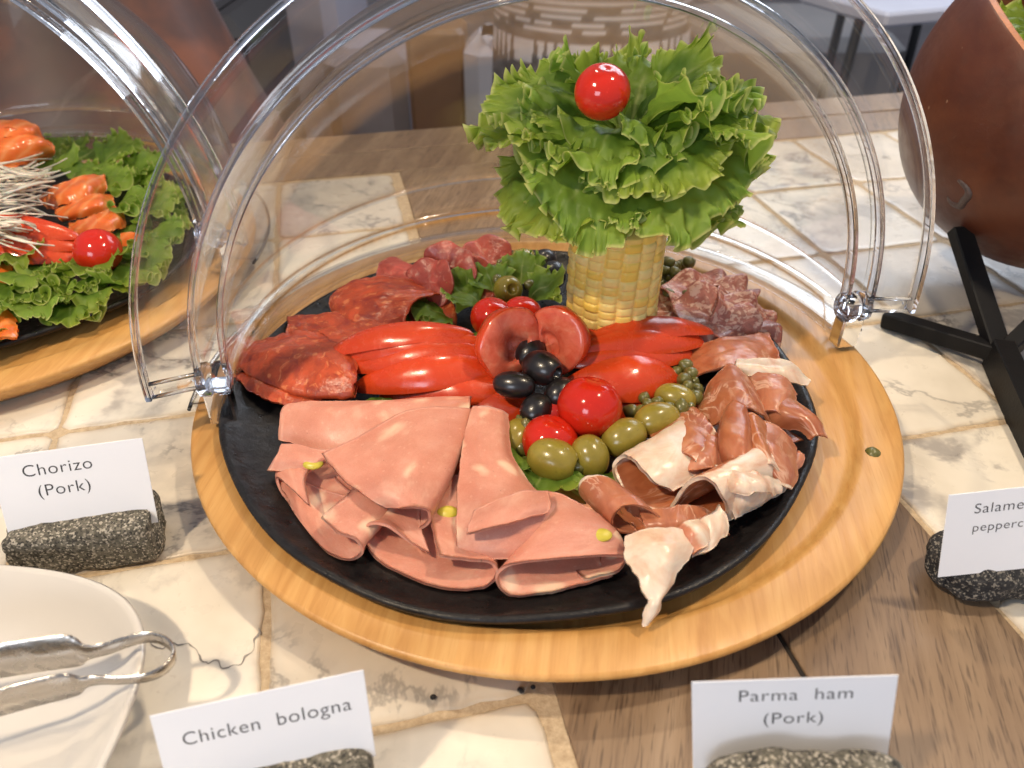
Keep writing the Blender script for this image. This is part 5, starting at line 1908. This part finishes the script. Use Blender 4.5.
for k in range(150):
    heap = k % 2
    u0, v0 = rs.uniform(-50, 0), (rs.uniform(168, 216) if heap else rs.uniform(214, 236))
    an = R_(rs.uniform(-20, 6) if heap else rs.uniform(-5, 22))
    L = rs.uniform(40, 85) if heap else rs.uniform(25, 60)
    z0 = 5.0 + rs.uniform(0, 1.6)
    kk = rs.uniform(-40, 40)
    pts = [at(u0 + L * t, v0 + L * t * math.sin(an) + kk * (t - .5) ** 2, z0 + .6 * math.sin(math.pi * t) - 1.0 * t) for t in np.linspace(0, 1, 9)]
    P = np.array(pts)
    n = 6
    b0 = len(V)
    T = np.gradient(P, axis=0)
    T /= np.linalg.norm(T, axis=1, keepdims=True)
    ro = rs.uniform(-.7, .7)
    wd = rs.uniform(.07, .15)
    for i_, (p, t) in enumerate(zip(P, T)):
        x = np.cross(Z_, t)
        x /= np.linalg.norm(x)
        y = np.cross(t, x)
        x, y = x * math.cos(ro) + y * math.sin(ro), y * math.cos(ro) - x * math.sin(ro)
        tp_ = 1 - abs(i_ / 8 - .5) ** 3 * 5
        for q in range(n):
            a = 2 * math.pi * q / n
            V.append(p + wd * tp_ * math.cos(a) * x + .045 * math.sin(a) * y)
    F += grid_faces(9, n, False, True, b0)
    F += [tuple(b0 + q for q in range(n)), tuple(b0 + 48 + q for q in range(n - 1, -1, -1))]
tag(mk('radish_shreds', V, F, SHRED), 'heap of white shredded radish on the salmon platter', 'radish shreds', kind='stuff')
lf = [(-10, 262, 3.2, -70, 3.6), (20, 258, 3.2, -85, 3.8), (48, 262, 3.2, -70, 3.8), (72, 264, 3.2, -60, 3.9), (95, 268, 3.0, -55, 3.6), (118, 262, 3.0, -40, 3.8), (130, 244, 3.0, -20, 4.0),
      (132, 222, 3.2, 5, 4.0), (122, 200, 3.4, 15, 4.2), (112, 182, 3.4, 30, 4.2), (98, 170, 3.6, 45, 4.2), (80, 162, 3.6, 80, 3.6), (60, 158, 3.6, 100, 3.2),
      (36, 276, 3.4, -95, 3.0), (2, 285, 3.4, -90, 3.2), (84, 280, 3.0, -75, 3.0), (128, 190, 3.2, 40, 4.4), (140, 212, 3.0, 0, 3.6), (146, 236, 2.9, -30, 3.4),
      (92, 196, 3.6, 40, 3.6), (70, 180, 3.8, 70, 3.6), (50, 175, 3.8, 95, 3.2), (112, 214, 3.4, 10, 3.6), (104, 236, 3.2, -30, 3.4), (40, 290, 3.0, -100, 3.0), (62, 292, 2.8, -80, 2.8), (20, 300, 3.0, -90, 2.8), (0, 305, 2.9, -85, 3.2), (44, 306, 2.8, -80, 2.8), (74, 300, 2.7, -70, 2.8), (100, 290, 2.7, -60, 3.0), (122, 282, 2.7, -45, 3.2), (-14, 325, 2.8, -90, 3.0)]
for k, (u, v, z, ph, L) in enumerate(lf):
    V, F, A = leaf_vf(at(u, v, z), R_(ph), R_(28 + 14 * math.sin(k * 2.1)), R_(50), L, 1.05, .2, .5, 700 + k, ns=22, na=130)
    tag(mk('lettuce_leaf', V, F, LETT, attrs=A), 'frilly lettuce leaf in the border of the salmon platter', 'lettuce leaf', 'lettuce border of the salmon platter')

# ------------------------------------------------------------------ things at the back
# patterned clay pot
pc = np.array([8.8, 92.5, -74.95])
n1, n2 = 330, 380
PR, PH = 11.0, 106.0
V, K = [], []
for i in range(n1 + 1):
    q = i / n1
    z = PH * q
    r = PR * (.80 + .24 * math.sin(math.pi * min(1, q * .95)) ** .8)
    for k in range(n2):
        th = 2 * math.pi * k / n2
        V.append((pc[0] + r * math.cos(th), pc[1] + r * math.sin(th), z + pc[2]))
        band_ = ((z + .8) % 7.0) / 7.0
        nzv = noise.noise(Vector((math.cos(th) * 6, math.sin(th) * 6, z * 1.1)))
        dark, light = (.075, .07, .078), (.66, .67, .74)
        f = 0.06
        if band_ < .46:         # painted stripes
            f = 1.0 if (band_ * 11 + .10 * nzv) % 1 < .38 else 0.08
        elif band_ < .52:
            f = .08
        else:                   # row of trapezoids and hanging triangles
            qb = (band_ - .52) / .48
            cell = th * 20 / (2 * math.pi)
            fr_ = cell % 1
            if int(cell) % 2 == 0:
                f = 1.0 if abs(fr_ - .5) * 2 < .66 + .28 * qb and .18 < qb < .86 else 0.06
            else:
                f = 1.0 if (abs((fr_ * 3.0) % 1 - .5) * 2 < qb * .95 and .12 < qb < .86) else 0.06
        f = min(1, max(0, f + nzv * .18))
        K.append([dark[j] * (1 - f) + light[j] * f for j in range(3)])
F = grid_faces(n1 + 1, n2, False, True)
pot = mk('patterned_pot', V, F, mat_vcol('painted_clay', .6), attrs={'pat': np.array(K)})
tag(pot, 'tall grey clay pot painted with stripes and triangles behind the lettuce', 'pot')
lathe('pot_rim', [(PR * .84, PH - .1), (PR * .9, PH + .3), (PR * .88, PH + .8), (PR * .78, PH + .8), (PR * .74, PH), (PR * .72, PH - 12), (0, PH - 12)], mat_simple('clay_rim', (.16, .14, .14), .7), pc, n=64, parent=pot)

# brown clay vessel behind the salmon
VC = aty(30, 60, 82)
VESM = M('terracotta_glaze', rough=.38, coat=.2)
vv = VESM.co(100)
nn_ = VESM.noise(vv, .07, 4, .6, .5)
VESM.set('col', VESM.ramp(nn_, [(.35, (.06, .038, .036)), (.5, (.095, .045, .034)), (.68, (.19, .07, .038))]))
VESM.bump(VESM.noise(vv, .5, 4), .15, .1)
vr = 24.0
vp = [(0, 0), (15, 0), (17, 1.0), (22, 14), (26, 34), (26.5, 48), (24.5, 60), (20.5, 70), (17.0, 78), (14.2, 86), (12.5, 94), (12.8, 99), (13.6, 101), (12.8, 101.5), (11.5, 99), (11, 90), (0, 88)]
vp = [(max(r, 0), h) for r, h in cr(np.array(vp, float), 60)]
ves = lathe('clay_vessel', vp, VESM.m, (-47.5, 90, -74.95), n=96, wob=.5, wf=.05, seed=4)
tag(ves, 'large brown clay vessel standing beyond the table behind the smoked salmon dome', 'clay vessel')


def far_box(name, u0, v0, u1, y, mat, label, cat, depth=12, zlow=-74.98):
    a, b = aty(u0, v0, y), aty(u1, v0, y)
    c = (a + b) / 2
    z1 = a[2]
    o = box(name, np.array([c[0], y + depth / 2, (z1 + zlow) / 2]), X_, Y_, Z_, (b[0] - a[0]) / 2, depth / 2, (z1 - zlow) / 2, mat, None, 2.5 if depth > 12 else .8)
    return tag(o, label, cat)


DKW = mat_simple('dark_stained_wood', (.014, .010, .009), .45, .4, .1, .1)
BRW = mat_simple('brown_varnished_wood', (.17, .085, .04), .45, .35, .08, .1)
WHC = mat_simple('white_cloth', (.44, .45, .52), .8, .08, .1, .2)
GRC = mat_simple('lilac_cloth', (.26, .25, .30), .8, .15, .08, .2)
far_box('cabinet', 168, 22, 236, 118, DKW, 'dark wooden cabinet beyond the table between the two domes', 'cabinet', 30)
far_box('armchair', 238, -20, 330, 160, GRC, 'greyish lilac armchair beyond the table left of the brown post', 'armchair', 40)
far_box('chair_back', 318, 52, 402, 140, GRC, 'lower greyish lilac chair back beyond the table edge', 'chair', 20)
far_box('wooden_post', 404, 30, 464, 135, BRW, 'brown wooden post between grey chair and white cloth', 'post', 10)
far_box('draped_stool', 462, 40, 512, 130, WHC, 'white draped stool left of the patterned pot', 'stool', 14)
far_box('grey_counter', 712, 40, 915, 170, mat_simple('grey_counter', (.19, .18, .18), .6, .15, .05, .05), 'long grey counter behind the dome at the right', 'counter', 40)
WB = aty(905, 30, 150)
wc = thing('white_chair', 'white chair with thin dark legs seen far behind the gourd bowl', 'chair', (WB[0], WB[1], -75))
box('seat', WB + [0, 8, 3], X_ * .94 + Y_ * .34, Y_ * .94 - X_ * .34, Z_, 12, 12, 1.2, WHC, wc, .5)
box('backrest', WB + [2, 20, 17], X_ * .94 + Y_ * .34, Y_ * .94 - X_ * .34, Z_, 11, .8, 11, WHC, wc, .5)
for q, (px_, py_) in enumerate(((-9, -1), (9, 3), (-5, 18), (12, 21))):
    tube('leg', [WB + [px_, py_, 2], WB + [px_ * 1.1, py_, -30], (WB[0] + px_ * 1.2, WB[1] + py_, -75)], .9, BLACKM, wc, 10)

# crumbs on the counter
for k, (u, v, r, lb) in enumerate([(433, 697, .12, 'tiny dark crumb on the cream tile in front of the board'), (521, 690, .15, 'dark crumb in the grout corner beside the planks'), (533, 687, .1, 'smallest dark crumb by the corner of the planks')]):
    tag(lathe('crumb', sphere_prof(r, 0, 6, .6), BASALT, at(u, v, .08), (0, 0, 1), 9, wob=.06, wf=5, seed=k), lb, 'crumb', 'crumbs on the counter')
